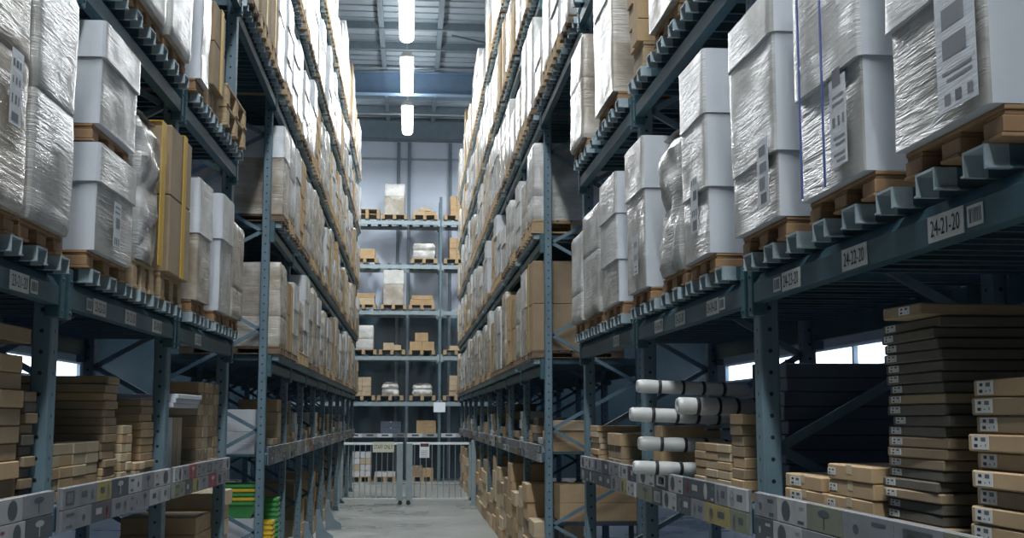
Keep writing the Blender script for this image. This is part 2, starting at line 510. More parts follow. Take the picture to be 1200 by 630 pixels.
# printed location plates on the lowest pallet beams
def plates(row, beams, spots):
    for code, px, py, bc in spots:
        s, z = row.hit(px, py, -.033)
        bi = max(i for i in range(len(row.ups) - 1) if row.ups[i] <= s)
        bm_ = beams[bi, 0]; y = min(max(s - row.ups[bi], .2), row.ups[bi + 1] - row.ups[bi] - .2)
        o = obj('location_plate', plate_mesh(code, row.side), bm_, (-row.side * .0325, y, -.076))
        if bc: obj('barcode_tag', BARCODE[row.side], bm_, (-row.side * .0325, y + bc, -.076))
plates(NR, beamsNR, [('24-21-20', 1108, 269, -.16), ('24-22-20', 1001, 305, 0), ('24-23-20', 927, 331, .16), ('24-24-20', 835, 365, -.16),
                     ('24-25-20', 797, 379, 0), ('24-26-20', 772, 388, 0), ('24-27-20', 722, 404, 0)])
plates(NL, beamsNL, [('23-21-20', 23, 327, .16), ('23-22-20', 117, 361, -.16), ('23-23-20', 153, 375, 0), ('23-24-20', 184, 389, 0), ('23-25-20', 232, 405, 0)])

# ------------------------------------------------------------------ printed strips in front of the sales shelf
_cards = {}
def card_mesh(k, w, h, side):
    key = (k, round(w, 2), round(h, 2), side)
    if key in _cards: return _cards[key]
    b = MB(); n = -side
    rr = random.Random(k * 7 + 3)
    b.box(-.006, .006, -w / 2 + .002, w / 2 - .002, -h / 2 + .002, h / 2 - .002, 0, .001)
    x = n * .0066
    def rect(y0, y1, z0, z1, m): b.add([(x, y0, z0), (x, y1, z0), (x, y1, z1), (x, y0, z1)], [(0, 1, 2, 3)], m)
    def disc(y, z, ry, rz, m): b.add([(x, y + ry * cos(q * pi / 8), z + rz * sin(q * pi / 8)) for q in range(16)], [list(range(16))], m)
    kind = (0, 1, 2, 1, 4, 0, 2, 3)[k % 8]
    if kind == 0:      # oval mirror picture
        disc(w * .18, 0, w * .15, h * .40, 1); rect(-w * .42, -w * .22, -h * .38, -h * .26, 1); rect(-w * .42, -w * .28, h * .15, h * .27, 2)
    elif kind == 1:    # small type and a dot
        rect(-w * .36, -w * .1, h * .18, h * .30, 1); rect(-w * .36, -w * .16, -h * .36, -h * .24, 1); disc(w * .22, -h * .05, w * .06, h * .16, 1)
    elif kind == 2:    # dark sheet with pale oval
        disc(w * .24, -h * .04, w * .10, h * .36, 2); disc(w * .24, -h * .04, w * .07, h * .28, 0); rect(-w * .3, -w * .02, -h * .1, h * .2, 1)
    elif kind == 3:    # framed picture
        rect(-w * .3, w * .3, -h * .32, h * .32, 1); rect(-w * .2, w * .2, -h * .22, h * .22, 2)
    else:              # lamp like shape
        rect(-w * .02, w * .02, -h * .35, h * .1, 1); disc(0, h * .2, w * .16, h * .14, 1)
    bases = ['card_g', 'card_w', 'card_d', 'card_g', 'card_n', 'card_d', 'card_w', 'card_y', 'card_g', 'red']
    base = bases[(k // 5 + k * 3) % len(bases)]
    if base == 'red' and k % 4: base = 'card_d'
    dark = base in ('card_d', 'red')
    _cards[key] = b.mesh('picture_card', [M[base], M['card_w'] if dark else M['card_d'], M['red'] if k % 7 == 3 else M['card_g']])
    return _cards[key]

def strip(row, bi, label, n, rows=2, z0=1.355, z1=1.535):
    a, b = row.ups[bi] + .055, row.ups[bi + 1] - .055
    sd = row.side
    t = thing('display_strip', label, 'picture strip', row.pt((a + b) / 2, -.028, z0), row.ang, 'picture strips along ' + row.name)
    L = b - a; bk = MB(); bk.box(*sorted((0, .012 * sd)), -L / 2, L / 2, 0, z1 - z0, 0, .002)
    bk.build('backing', M['card_g'], t)
    h = (z1 - z0) / rows
    for r in range(rows):
        y = -L / 2
        widths = [R_.uniform(.6, 1.35) for _ in range(n)]
        sc = L / sum(widths)
        for w in widths:
            w = w * sc
            k = R_.randrange(30)
            me = card_mesh(k, w, h, sd)
            obj('picture_card', me, t, (-sd * .0062, y + w / 2, h * (r + .5)))
            y += w

strip(NR, 0, 'grey picture-card strip below the tall flat-box stacks at right', 7)
strip(NR, 1, 'picture-card strip on the right shelf under the wrapped white rolls', 7)
strip(NR, 2, 'picture-card strip on the right shelf last before the cross aisle', 7)
strip(NL, 0, 'picture-card strip at the lower left edge of the view', 7)
strip(NL, 1, 'picture-card strip on the left shelf under the tall brown carton stacks', 7)
strip(NL, 2, 'picture-card strip on the left shelf under the white boards', 7)
for row, nm in ((FR, 'far right rack'), (FL, 'far left rack')):
    for k in range(9):
        strip(row, k, f'picture-card strip on the {nm}, {ORD[k]} bay from the cross aisle', 5 if k < 3 else 4)
# ------------------------------------------------------------------ pallets
def pallet_parts(w, d, h):
    """w along the aisle, d into the rack; three bearers of three blocks, a slatted deck, three bottom boards"""
    t = .018 if h > .1 else .012
    bt = .018 if h > .1 else .010
    deck = MB(); n = max(5, round(d / .15)); g = d / n
    for k in range(n):
        deck.box(-d / 2 + g * k + .008, -d / 2 + g * (k + 1) - .008, -w / 2, w / 2, h - t, h, 0, .002)
    for y in (-w / 2 + .05, 0, w / 2 - .05):
        deck.box(-d / 2 + .01, d / 2 - .01, y - .045, y + .045, h - 2 * t, h - t, 0, .002)
    blocks = []
    for x in (-d / 2 + .075, 0, d / 2 - .075):
        for y in (-w / 2 + .05, 0, w / 2 - .05):
            blocks.append((x, y))
    bl = MB(); bl.box(-.07, .07, -.048, .048, bt, h - 2 * t, 0, .003)
    bo = MB(); bo.box(-d / 2, d / 2, -.048, .048, 0, bt, 0, .002)
    return deck, bl, blocks, bo, (-w / 2 + .05, 0, w / 2 - .05)

_pal = {}
def pallet(loc, rz, w, d, h, label, group, detail=True, mat='wood'):
    k = (round(w, 2), round(d, 2), h, mat)
    w, d = k[0], k[1]
    if k not in _pal:
        deck, bl, blocks, bo, ys = pallet_parts(w, d, h)
        full = MB(); full.add(deck.v, deck.f)
        for x, y in blocks: full.add([(a + x, b + y, c) for a, b, c in bl.v], bl.f)
        for y in ys: full.add([(a, b + y, c) for a, b, c in bo.v], bo.f)
        _pal[k] = (deck.mesh('deck', M[mat]), bl.mesh('block', M[mat]), blocks, bo.mesh('bottom_board', M[mat]), ys, full.mesh('pallet', M[mat]))
    dm, blm, blocks, bom, ys, fm = _pal[k]
    if not detail:
        return tag(obj('wooden_pallet', fm, None, loc, rz), label, 'pallet', group)
    t = thing('wooden_pallet', label, 'pallet', loc, rz, group)
    obj('deck', dm, t)
    for x, y in blocks: obj('block', blm, t, (x, y, 0))
    for y in ys: obj('bottom_board', bom, t, (0, y, 0))
    return t

# ------------------------------------------------------------------ wrapped loads
def ring_pts(w, d, r, step):
    pts = []
    hx, hy = d / 2, w / 2
    def edge(a, b, n):
        ln = sqrt((b[0] - a[0]) ** 2 + (b[1] - a[1]) ** 2); q = max(1, round(ln / step))
        for i in range(q):
            t = i / q; pts.append((a[0] + (b[0] - a[0]) * t, a[1] + (b[1] - a[1]) * t, n[0], n[1]))
    def arc(cx, cy, a0):
        for i in range(3):
            a = a0 + (i / 3) * pi / 2; pts.append((cx + r * cos(a), cy + r * sin(a), cos(a), sin(a)))
    edge((hx, -hy + r), (hx, hy - r), (1, 0)); arc(hx - r, hy - r, 0)
    edge((hx - r, hy), (-hx + r, hy), (0, 1)); arc(-hx + r, hy - r, pi / 2)
    edge((-hx, hy - r), (-hx, -hy + r), (-1, 0)); arc(-hx + r, -hy + r, pi)
    edge((-hx + r, -hy), (hx - r, -hy), (0, -1)); arc(hx - r, -hy + r, 1.5 * pi)
    return pts

def soft_body(w, d, prof, amp=.004, freq=5, seed=0, step=.06, r=.014, top_bulge=.0, streak=0.0):
    """a wrapped box: prof is [(z, outset)] from the bottom up. slot 0 = faces along x, slot 1 = the rest"""
    P = ring_pts(w, d, r, step); n = len(P)
    rings = []
    for (z0, o0), (z1, o1) in zip(prof[:-1], prof[1:]):
        q = max(1, round(abs(z1 - z0) / step))
        for i in range(q): rings.append((z0 + (z1 - z0) * i / q, o0 + (o1 - o0) * i / q))
    rings.append(prof[-1])
    b = MB(); off = Vector((seed * 7.3, seed * 3.1, seed * 1.7))
    vs = []
    for z, o in rings:
        for x, y, nx, ny in P:
            p = Vector((x, y, z))
            e = o + amp * noise.noise(p * freq + off) * 1.6
            if streak:
                s = (p.y if abs(nx) > .7 else p.x)
                e += streak * noise.noise(Vector((s * 4 + z * 9, z * 16 - s * 9, seed)) )
            vs.append((x + nx * e, y + ny * e, z + (amp * .6 * noise.noise(p * 3 + off) if z > 0.02 else 0)))
    fs = []; ms = []
    for i in range(len(rings) - 1):
        for k in range(n):
            k2 = (k + 1) % n
            fs.append((i * n + k, i * n + k2, (i + 1) * n + k2, (i + 1) * n + k))
            nx = P[k][2] + P[k2][2]; ny = P[k][3] + P[k2][3]
            ms.append(0 if abs(nx) > abs(ny) else 1)
    base = len(vs); zt = rings[-1][0]; zt0 = rings[0][0]
    for sc, dz in ((.975, .004), (.5, .004 + top_bulge)):
        for x, y, nx, ny in P: vs.append((x * sc, y * sc, zt + dz + amp * noise.noise(Vector((x, y, 3)) * 6 + off)))
    vs.append((0, 0, zt + .004 + top_bulge)); c = len(vs) - 1
    last = (len(rings) - 1) * n
    for a0, b0 in ((last, base), (base, base + n)):
        for k in range(n):
            fs.append((a0 + k, a0 + (k + 1) % n, b0 + (k + 1) % n, b0 + k)); ms.append(1)
    for k in range(n): fs.append((base + n + k, base + n + (k + 1) % n, c)); ms.append(1)
    fs.append(tuple(range(n))[::-1]); ms.append(1)
    for f, m in zip(fs, ms):
        b.f.append(list(f)); b.m.append(m); b.sm.append(len(f) == 4 and max(f) < base)
    b.v = vs
    return b

def strap_mb(y, w, d, h, bw=.022, o=.012, m=0):
    """a band round the load in the plane y = const"""
    b = MB(); hx = d / 2 + o
    b.box(-hx - .002, -hx + .002, y - bw / 2, y + bw / 2, .0, h + .008, m)
    b.box(hx - .002, hx + .002, y - bw / 2, y + bw / 2, .0, h + .008, m)
    b.box(-hx - .002, hx + .002, y - bw / 2, y + bw / 2, h + .006, h + .010, m)
    return b

def doc_mb(side, d, w, h, seed, o=.016):
    """printed sheet on the aisle face: uneven blocks of print"""
    b = MB(); x = -side * (d / 2 + o); rr = random.Random(seed)
    b.box(x - .001, x + .001, -w / 2, w / 2, 0, h, 0, .0005)
    xf = x - side * .0016
    def r(y0, y1, z0, z1, m): b.add([(xf, y0, z0), (xf, y1, z0), (xf, y1, z1), (xf, y0, z1)], [(0, 1, 2, 3)], m)
    z = h * .05
    while z < h * .92:
        hh = rr.uniform(.03, .06); k = rr.random()
        if k < .45:
            a = rr.uniform(-.42, -.2) * w; r(a, a + w * rr.uniform(.5, .62), z, z + hh, rr.choice((1, 2)))
        elif k < .8:
            for q in range(3): r(-w * .4 + q * w * .28, -w * .4 + q * w * .28 + w * rr.uniform(.1, .2), z, z + hh * .7, rr.choice((1, 2)))
        else:
            for q in range(2): r(-w * .4, w * rr.uniform(.1, .4), z + q * hh * .5, z + q * hh * .5 + .008, 2)
        z += hh + rr.uniform(.012, .03)
    return b

def load_parts(style, w, d, h, seed, step=.06, side=1, split=None):
    """-> list of (part name, mesh)"""
    rr = random.Random(seed * 13 + 5); out = []
    if style == 'lidded':            # white carton with a deep telescoping lid, both wrapped
        zl = h * (split or rr.uniform(.60, .70))
        a = soft_body(w - .03, d - .03, [(0, 0), (zl, 0)], .004, 4, seed, step)
        c = soft_body(w - .03, d - .03, [(zl, .013), (h, .011)], .003, 4, seed + 1, step)
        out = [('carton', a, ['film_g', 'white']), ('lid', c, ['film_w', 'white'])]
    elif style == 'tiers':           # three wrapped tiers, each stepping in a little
        z1, z2 = h * rr.uniform(.28, .36), h * (split or rr.uniform(.62, .72))
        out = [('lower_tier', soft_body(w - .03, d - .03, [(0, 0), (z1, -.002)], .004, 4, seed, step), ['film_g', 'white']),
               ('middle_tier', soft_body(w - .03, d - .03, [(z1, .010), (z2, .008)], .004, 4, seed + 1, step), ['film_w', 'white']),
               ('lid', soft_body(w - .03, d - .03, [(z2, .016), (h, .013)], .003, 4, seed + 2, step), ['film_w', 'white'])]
    elif style == 'film':            # one block in stretch film, bulging between layers
        z1 = h * rr.uniform(.3, .6)
        a = soft_body(w - .04, d - .04, [(0, 0), (.03, .010), (z1 - .015, .007), (z1, .003), (z1 + .015, .008), (h - .03, .006), (h, -.006)], .0045, 4, seed, step, .02, .01, .002)
        mt = rr.choice(['film_g', 'film_w', 'film_g', 'film_b'])
        out = [('wrapped_goods', a, [mt, mt])]
    elif style == 'crumple':         # loose lumpy wrap
        a = soft_body(w - .07, d - .07, [(0, 0), (.05, .018), (h * .35, .012), (h * .5, -.008), (h * .65, .014), (h - .08, .004), (h - .02, -.03), (h, -.07)], .017, 7, seed, min(step, .045), .05, .025, .012)
        out = [('wrapped_goods', a, ['film_g', 'film_g'])]
    elif style == 'brown':           # two strapped brown cartons
        z1 = h * .52
        a = MB().box(-d / 2 + .01, d / 2 - .01, -w / 2 + .01, w / 2 - .01, 0, z1 - .002, 0, .006)
        c = MB().box(-d / 2 + .012, d / 2 - .012, -w / 2 + .012, w / 2 - .012, z1 + .002, h, 0, .006)
        out = [('carton', a, ['carton_b']), ('carton', c, ['carton_b']), ('strap', strap_mb(w * .12, w, d, h, .085, -.007), ['yellow'])]
    elif style == 'layers':          # open stack of pale cartons on show
        q = max(3, round(h / .14)); a = MB(); hh = h / q
        for k in range(q):
            j = rr.uniform(-.012, .012)
            a.box(-d / 2 + .02 + j, d / 2 - .02 + j, -w / 2 + .015, 0 - .002, hh * k, hh * (k + 1) - .003, 0, .003)
            a.box(-d / 2 + .02 - j, d / 2 - .02 - j, .002, w / 2 - .015, hh * k, hh * (k + 1) - .003, 0, .003)
        out = [('stacked_carton', a, [rr.choice(['carton_p', 'carton', 'white_b'])])]
    elif style == 'cap':             # brown carton with white wrapped top
        zl = h * rr.uniform(.55, .75)
        out = [('carton', soft_body(w - .03, d - .03, [(0, 0), (zl, 0)], .003, 4, seed, step), ['film_b', 'film_b']),
               ('film_cap', soft_body(w - .03, d - .03, [(zl - .03, .008), (h, .006), (h + .004, -.01)], .005, 5, seed + 1, step), ['film_w', 'film_s'])]
    res = []
    for nm, mb, mats in out:
        me = mb.mesh(nm, [M[x] for x in mats])
        if any(mb.sm): me.set_sharp_from_angle(angle=radians(27))
        res.append((nm, me))
    return res

DESC = {'lidded': 'white lidded carton in film', 'tiers': 'white three-tier wrapped load', 'film': 'tightly film-wrapped load', 'crumple': 'crumpled film-wrapped load',
        'brown': 'brown carton load', 'layers': 'bare layered carton stack', 'cap': 'brown load under white film'}

def put_load(parts, loc, rz, label, group):
    t = thing('wrapped_load', label, 'pallet load', loc, rz, group)
    return t, [obj(nm, me, t) for nm, me in parts]

# ---- near loads, read off the photograph -------------------------------------------------
FRONT = -.12
def near_load(row, li, cx, cy, fx, h, style, label, pal='low', seed=1, doc=None, straps=(), base=None, pad=None, width=None, parts=None, split=None):
    """cx,cy: photo pixel of the load's near lower aisle corner; fx: photo x of its far corner"""
    s0, _ = row.hit(cx, cy, FRONT)
    if width: s1 = s0 + width
    else: s1, _ = row.hit(fx, cy + (cy - 489) * ((fx - 480) / (cx - 480) - 1), FRONT)
    for u in row.ups:                       # keep clear of the uprights
        if s0 < u + .075 and s1 > u - .075:
            if (s0 + s1) / 2 > u: s0 = u + .075
            else: s1 = u - .075
    w = s1 - s0; d = 1.0
    ph = .075 if pal == 'low' else .144
    z = LV[li] + .0612 if base is None else base
    sm = (s0 + s1) / 2
    loc = row.pt(sm, FRONT + d / 2, z)
    grp = 'pallets on the ' + row.name
    if pal:
        pallet(loc + row.v * .015, row.ang, w - .03, d - .05, ph, f'{"low brown-block" if pal == "low" else "wooden"} pallet under the {label}', grp, True, 'wood_n' if pal == 'low' else 'wood')
        z += ph + .001
    pts = parts or load_parts(style, w, d, h, seed, .035, row.side, split)
    t, obs = put_load(pts, row.pt(sm, FRONT + d / 2, z), row.ang, label, 'loads on the ' + row.name)
    if doc:
        y, z0, dw, dh = doc
        m = doc_mb(row.side, d, dw, dh, seed, .002).mesh('printed_sheet', [M['film_s'], M['ink_g'], M['card_g']])
        obj('printed_sheet', m, t, (0, y * w, z0 * h))
    for y, mt in straps:
        strap_mb(y * w, w, d, h, .011 if mt == 'blue' else .10, .006).build('strap', M[mt], t)
    return t, z + h, loc, w

near_load(NR, 0, 1170, 148, 1040, .78, 'lidded', 'big white lidded load at the right edge with printed sheet', seed=3, doc=(-.26, .03, .20, .30), split=.42)
near_load(NR, 0, 1010, 213, 932, .84, 'lidded', 'white wrapped load bound with two blue straps', seed=8, doc=(-.22, .05, .13, .27), split=.40, straps=((-.02, 'blue'), (.34, 'blue')))
near_load(NR, 0, 909, 262, 856, .83, 'tiers', 'tall white load, third from the right edge, heavily wrinkled film', seed=4, doc=(-.28, .06, .13, .25), split=.80)
near_load(NR, 0, 828, 310, 798, .90, 'tiers', 'narrow white load tapering downwards beside the lumpy wrapped load', seed=9, doc=(-.1, .12, .12, .25))
near_load(NR, 0, 795, 335, 766, .70, 'crumple', 'lumpy film-wrapped load between two white lidded loads on right', seed=2)
near_load(NR, 0, 754, 352, 732, .83, 'lidded', 'white lidded load just beyond the lumpy film-wrapped load', seed=6, doc=(-.15, .1, .12, .22))
near_load(NR, 0, 722, 368, 703, .80, 'tiers', 'white load third from the far end of near right shelf', seed=12)
near_load(NR, 0, 699, 380, 681, .74, 'film', 'shiny film-wrapped load second from far end, near right shelf', seed=5)
near_load(NR, 0, 680, 388, 667, .66, 'film', 'small film-wrapped load at far end of near right shelf', seed=15)
# second level, near right
near_load(NR, 1, 681, 205, 666, .78, 'film', 'glossy wrapped load at far end of second shelf, near right', seed=21)
near_load(NR, 1, 716, 135, 694, 1.0, 'cap', 'tall pale load beside the glossy one, second shelf near right', seed=22)
near_load(NR, 1, 745, 72, 733, .80, 'layers', 'pale carton stack on wooden pallet, second shelf near right', pal='euro', seed=23)
near_load(NR, 1, 786, 32, 757, .95, 'cap', 'wide pale wrapped load at top, second shelf near right', seed=24)
near_load(NR, 1, 822, -40, 793, .8, 'film', 'wrapped load cut by top edge of photo, near right rack', seed=25)
# left
near_load(NL, 0, -60, 232, 33, .98, 'film', 'huge grey wrapped load at the left edge of the photo', seed=31, doc=(.22, .28, .11, .26), parts=None)
near_load(NL, 0, 36, 268, 88, .96, 'film', 'grey diagonal-creased film load second from the left edge', seed=32)
t3, z3, l3, w3 = near_load(NL, 0, 113, 306, 158, .46, 'lidded', 'lower white lidded load of the two stacked at left', seed=33, doc=(-.05, .1, .11, .2))
near_load(NL, 0, 113, 306, 158, .45, 'lidded', 'upper white lidded load of the two stacked at left', seed=34, base=z3 + .009)
near_load(NL, 0, 165, 322, 191, .74, 'crumple', 'lumpy clear-wrapped load with yellow strap beside brown cartons', pal='euro', seed=35, straps=((.25, 'yellow'),))
near_load(NL, 0, 197, 345, 222, .80, 'brown', 'two tall brown cartons with yellow strap on left shelf', pal='euro', seed=36)
near_load(NL, 0, 232, 365, 248, .74, 'cap', 'brown-sided wrapped load beyond the yellow-strapped brown cartons', seed=37)
near_load(NL, 0, 258, 375, 272, .78, 'lidded', 'slim bright white load second from far end, near left', seed=38)
near_load(NL, 0, 273, 380, 287, .68, 'film', 'shiny wrapped load at far end of near left shelf', seed=39)
near_load(NL, 1, 146, -22, 168, .95, 'brown', 'brown carton load high on near left rack, second shelf', seed=41)
near_load(NL, 1, 170, 30, 197, 1.0, 'film', 'streaky film load high on near left rack', seed=42)
near_load(NL, 1, 200, 75, 226, 1.02, 'film', 'pale film load beside the streaky one, near left rack', seed=43)
near_load(NL, 1, 230, 125, 247, 1.0, 'lidded', 'white load beside the brown board pack, near left rack', seed=44)
bt, bz, _, bw = near_load(NL, 1, 250, 150, 263, .55, 'brown', 'brown board pack with yellow strap and ring on top', pal='euro', seed=45)
rg = MB(); rr = .035
for k in range(16):
    a, c = 2 * pi * k / 16, 2 * pi * (k + 1) / 16
    rg.tube((0, rr * cos(a), rr + rr * sin(a)), (0, rr * cos(c), rr + rr * sin(c)), .007, 8)
rg.build('ring', M['white_b'], bt, (.40, 0, .555))
for k in range(2):
    s0, _ = NL.hit(264, 165, FRONT); 
    pallet(NL.pt(s0 + .45, FRONT + .5, LV[1] + .0612 + .145 * k), NL.ang, .78, 1.0, .144, ('lower' if k == 0 else 'upper') + ' empty wooden pallet at far end of near left rack', 'empty pallets on the near left rack', True)

# ---- the long rows beyond the cross aisle: one library of loads, copied -------------------
LIB = {}
def lib(style, w, h, seed):
    k = (style, round(w, 2), round(h, 2), seed)
    if k not in LIB: LIB[k] = load_parts(style, w, 1.0, h, seed, .085)
    return LIB[k]
LNAME = ['lowest', 'second', 'third', 'fourth', 'top']
WEIGHTS = [('lidded', 3.4), ('tiers', 2.8), ('film', 8), ('crumple', 1), ('brown', 2.6), ('layers', 1.8), ('cap', 4)]
SPECIAL = {('far left rack', 0, 0): ('film', .86), ('far left rack', 1, 0): ('cap', .92), ('far left rack', 0, 1): ('brown', .7),
           ('far right rack', 0, 0): ('brown', .95), ('far right rack', 1, 0): ('film', .85), ('far left rack', 1, 1): ('film', .9), ('far left rack', 2, -1): ('brown', .95)}
def fill_far(row, pitch_n, bridge):
    rr = random.Random(3 if row.side > 0 else 4)
    for li, z in enumerate(LV):
        idx = 0
        bays = list(zip(row.ups[:-1], row.ups[1:]))
        if li == 2:
            bays = [(bridge, 0)] + bays
        for bi, (a, b) in enumerate(bays):
            n = 4 if (li == 2 and bi == 0) else 3
            st = (b - a - .13) / n
            for k in range(n):
                c = a + .065 + st * (k + .5)
                w = min(.64, st - .03) - rr.choice((0, 0, .03, .05))
                isb = (li == 2 and bi == 0)
                sty = rr.choices([x for x, _ in WEIGHTS], [y for _, y in WEIGHTS])[0]
                h = rr.choice((.78, .84, .90, .96, 1.0, .62)) if li < 4 else rr.choice((.9, 1.05, 1.2, 1.35, .75))
                sd_ = rr.randrange(3)
                if isb and row.side < 0: sty = ('layers', 'brown', 'brown', 'cap')[k]
                if (row.name, li, idx) in SPECIAL and not isb: sty, h = SPECIAL[row.name, li, idx]
                w = round(w / .02) * .02
                euro = rr.random() < (.75 if li in (2, 4) else .35)
                ph = .144 if euro else .075
                if li < 4: h = min(h, 1.33 - .115 - .06 - ph - .05)
                empty = rr.random() < .035 and idx > 2
                ztop = z + .0612
                where = f'above the cross aisle, {ORD[k]} from near end, {row.name}' if isb else f'{LNAME[li]} level of {row.name}, {ORD[idx]} from cross aisle'
                wp = f'above the cross aisle, {ORD[k]} from near end, {row.name}' if isb else f'{LNAME[li]} level, {row.name}, {ORD[idx]} from cross aisle'
                loc = row.pt(c, FRONT + .5, ztop)
                pallet(loc, row.ang, w - .02, 1.0, ph, 'wooden pallet, ' + wp, 'pallets on the ' + row.name, False, 'wood' if euro else 'wood_d')
                if not empty:
                    h = round(h / .06) * .06
                    put_load(lib(sty, w, h, sd_), row.pt(c, FRONT + .5, ztop + ph + .001), row.ang + (pi if rr.random() < .5 and sty not in ('brown',) else 0), f'{DESC[sty]}, {where}', 'loads on the ' + row.name)
                if not isb: idx += 1
fill_far(FR, 3, -3.05)
fill_far(FL, 3, -2.72)
# ------------------------------------------------------------------ cartons
_cart = {}
def carton_mesh(d, w, h, mat, tape=True):
    k = (round(d, 2), round(w, 3), round(h, 3), mat)
    if k not in _cart:
        d, w, h = k[:3]
        b = MB(); b.box(-d / 2, d / 2, -w / 2, w / 2, 0, h - .0015, 0, min(.004, h * .12))
        if tape and h > .05:
            b.box(-d / 2 - .0008, d / 2 + .0008, -.022, .022, h - .03, h - .0009, 1)
        _cart[k] = b.mesh('carton', [M[mat], M['carton_p']])
    return _cart[k]

_lab = {}
def label_mesh(w, h, side):
    k = (round(w, 3), round(h, 3), side)
    if k not in _lab:
        b = MB(); x = -side * .001
        b.box(-.0008, .0008, -w / 2, w / 2, -h / 2, h / 2, 0)
        def r(y0, y1, z0, z1, m): b.add([(x, y0, z0), (x, y1, z0), (x, y1, z1), (x, y0, z1)], [(0, 1, 2, 3)], m)
        f = 1 if side > 0 else -1
        for y0, y1, z0, z1, m in ((.12, .32, .12, .36, 1), (.14, .36, -.36, -.12, 1), (-.34, -.06, .08, .38, 2), (-.36, -.30, -.3, -.1, 2), (-.10, -.02, -.3, -.2, 2)):
            a, c = sorted((y0 * w * f, y1 * w * f)); r(a, c, z0 * h, z1 * h, m)
        _lab[k] = b.mesh('shipping_label', [M['paper'], M['ink'], M['ink_g']])
    return _lab[k]

def box_thing(row, s, d, z, w, dep, h, mat, label, group, rot=0.0, lab=None):
    """one carton; its mesh is the thing, a pasted label its child"""
    o = obj('cardboard_box', carton_mesh(dep, w, h, mat), None, row.pt(s, d + dep / 2, z), row.ang + rot)
    tag(o, label, 'box', group)
    if lab:
        lw, lh, off = lab
        obj('shipping_label', label_mesh(lw, lh, row.side), o, (-row.side * (dep / 2 + .0008), off, h / 2))
    return o

REST = MB()
REST_MATS = ['white', 'carton', 'carton_b', 'carton_p', 'white_b', 'carton_d']
def stack(row, s0, s1, d, dep, z, n, h, mat, where, group, jit=.012, lab=None, offs=None, cols=1, rot=.02, seed=1, merge=False):
    """n layers, cols boxes per layer; labels count from the top"""
    cl = (.095 if z < .1 else .07) + (jit if cols == 1 else .004)
    for u in row.ups:
        if d < .1 and s0 < u + cl and s1 > u - cl:
            if (s0 + s1) / 2 > u: s0 = u + cl
            else: s1 = u - cl
    rr = random.Random(seed); w = (s1 - s0) / cols
    zz = z + .001
    mats = mat if isinstance(mat, (list, tuple)) else [mat]
    for k in range(n):
        for c in range(cols):
            ds = (offs[k] if offs else 0) + rr.uniform(-jit, jit) * (1 if cols == 1 else .15)
            nm = f'{ORD[n - 1 - k]} from top' if n > 1 else 'single'
            if merge:
                c0 = row.pt(s0 + w * .5 + ds, d + dep / 2 + rr.uniform(-jit, jit), zz)
                REST.box(c0.x - dep / 2, c0.x + dep / 2, c0.y - w / 2, c0.y + w / 2, zz, zz + h - .0015, REST_MATS.index(rr.choice(mats)), .004)
                continue
            if cols > 1: nm += f', {ORD[c]} along'
            box_thing(row, s0 + w * (c + .5) + ds, d + rr.uniform(-jit, jit), zz, w - (.003 if cols > 1 else 0), dep, h, rr.choice(mats),
                      f'{nm}, {where}', group, rr.uniform(-rot, rot) if cols == 1 else 0, lab)
        zz += h
    return zz

def S(row, px, py, d=.04): return row.hit(px, py, d)[0]

# right bay nearest the camera
G = 'cartons on the near right low shelf'
s1, s0 = S(NR, 1139, 540), S(NR, 1260, 540)
stack(NR, s0, s1, .05, .42, DECK + .001, 10, .0455, ['carton', 'carton_b'], 'labelled carton stack at the right edge', G, .012, (.085, .034, .17), offs=[.05, .045, .035, .02, 0, .005, 0, -.005, -.01, 0], seed=3)
s1, s0 = S(NR, 1040, 540, .06), S(NR, 1106, 540, .06)
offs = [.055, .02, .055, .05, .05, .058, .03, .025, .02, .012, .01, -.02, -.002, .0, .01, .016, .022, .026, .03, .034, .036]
stack(NR, s0, s1, .06, .62, DECK, 21, .0305, ['carton_d', 'carton_d', 'carton_b'], 'tall leaning flat-box stack', G, .006, (.07, .019, (s1 - s0) / 2 - .06), offs=[x - .03 for x in offs], rot=.03, seed=4)  # dark card puts the shelf's shade into the stack's colour
zt = DECK + 21 * .0305 + .0012
tz1, tz0 = S(NR, 1031, 365, .0), S(NR, 1066, 365, .0)
box_thing(NR, (tz0 + tz1) / 2, .0, zt, tz1 - tz0, .80, .036, 'carton_b', 'overhanging flat box lying topmost on tall leaning stack', G, .10, (.06, .022, -.02))
a1, a0 = S(NR, 977, 570), S(NR, 1040, 570)
stack(NR, a0 + .085, a1 + .02, .03, .32, DECK, 4, .052, ['carton', 'carton_b'], 'short stack left of the leaning stack', G, .008, (.07, .022, (a1 - a0) / 2 - .07), seed=5)
b1, b0 = S(NR, 926, 560), S(NR, 974, 560)
stack(NR, b0 + .045, b1 + .01, .03, .30, DECK, 3, .052, ['carton'], 'low carton stack nearest right upright', G, .012, (.12, .032, .08), seed=6)
# slate coloured board packs along the back of that shelf
for k in range(10):
    tag(obj('board_pack', carton_mesh(.88, .30, .058, 'board_d', False), None, NR.pt(.90 + R_.uniform(-.008, .008), .58 + R_.uniform(-.01, .01), DECK + .001 + .058 * k), NR.ang),
        f'{ORD[9 - k]} dark board pack from the top, behind the right upright', 'board pack', 'dark board packs behind the right upright')

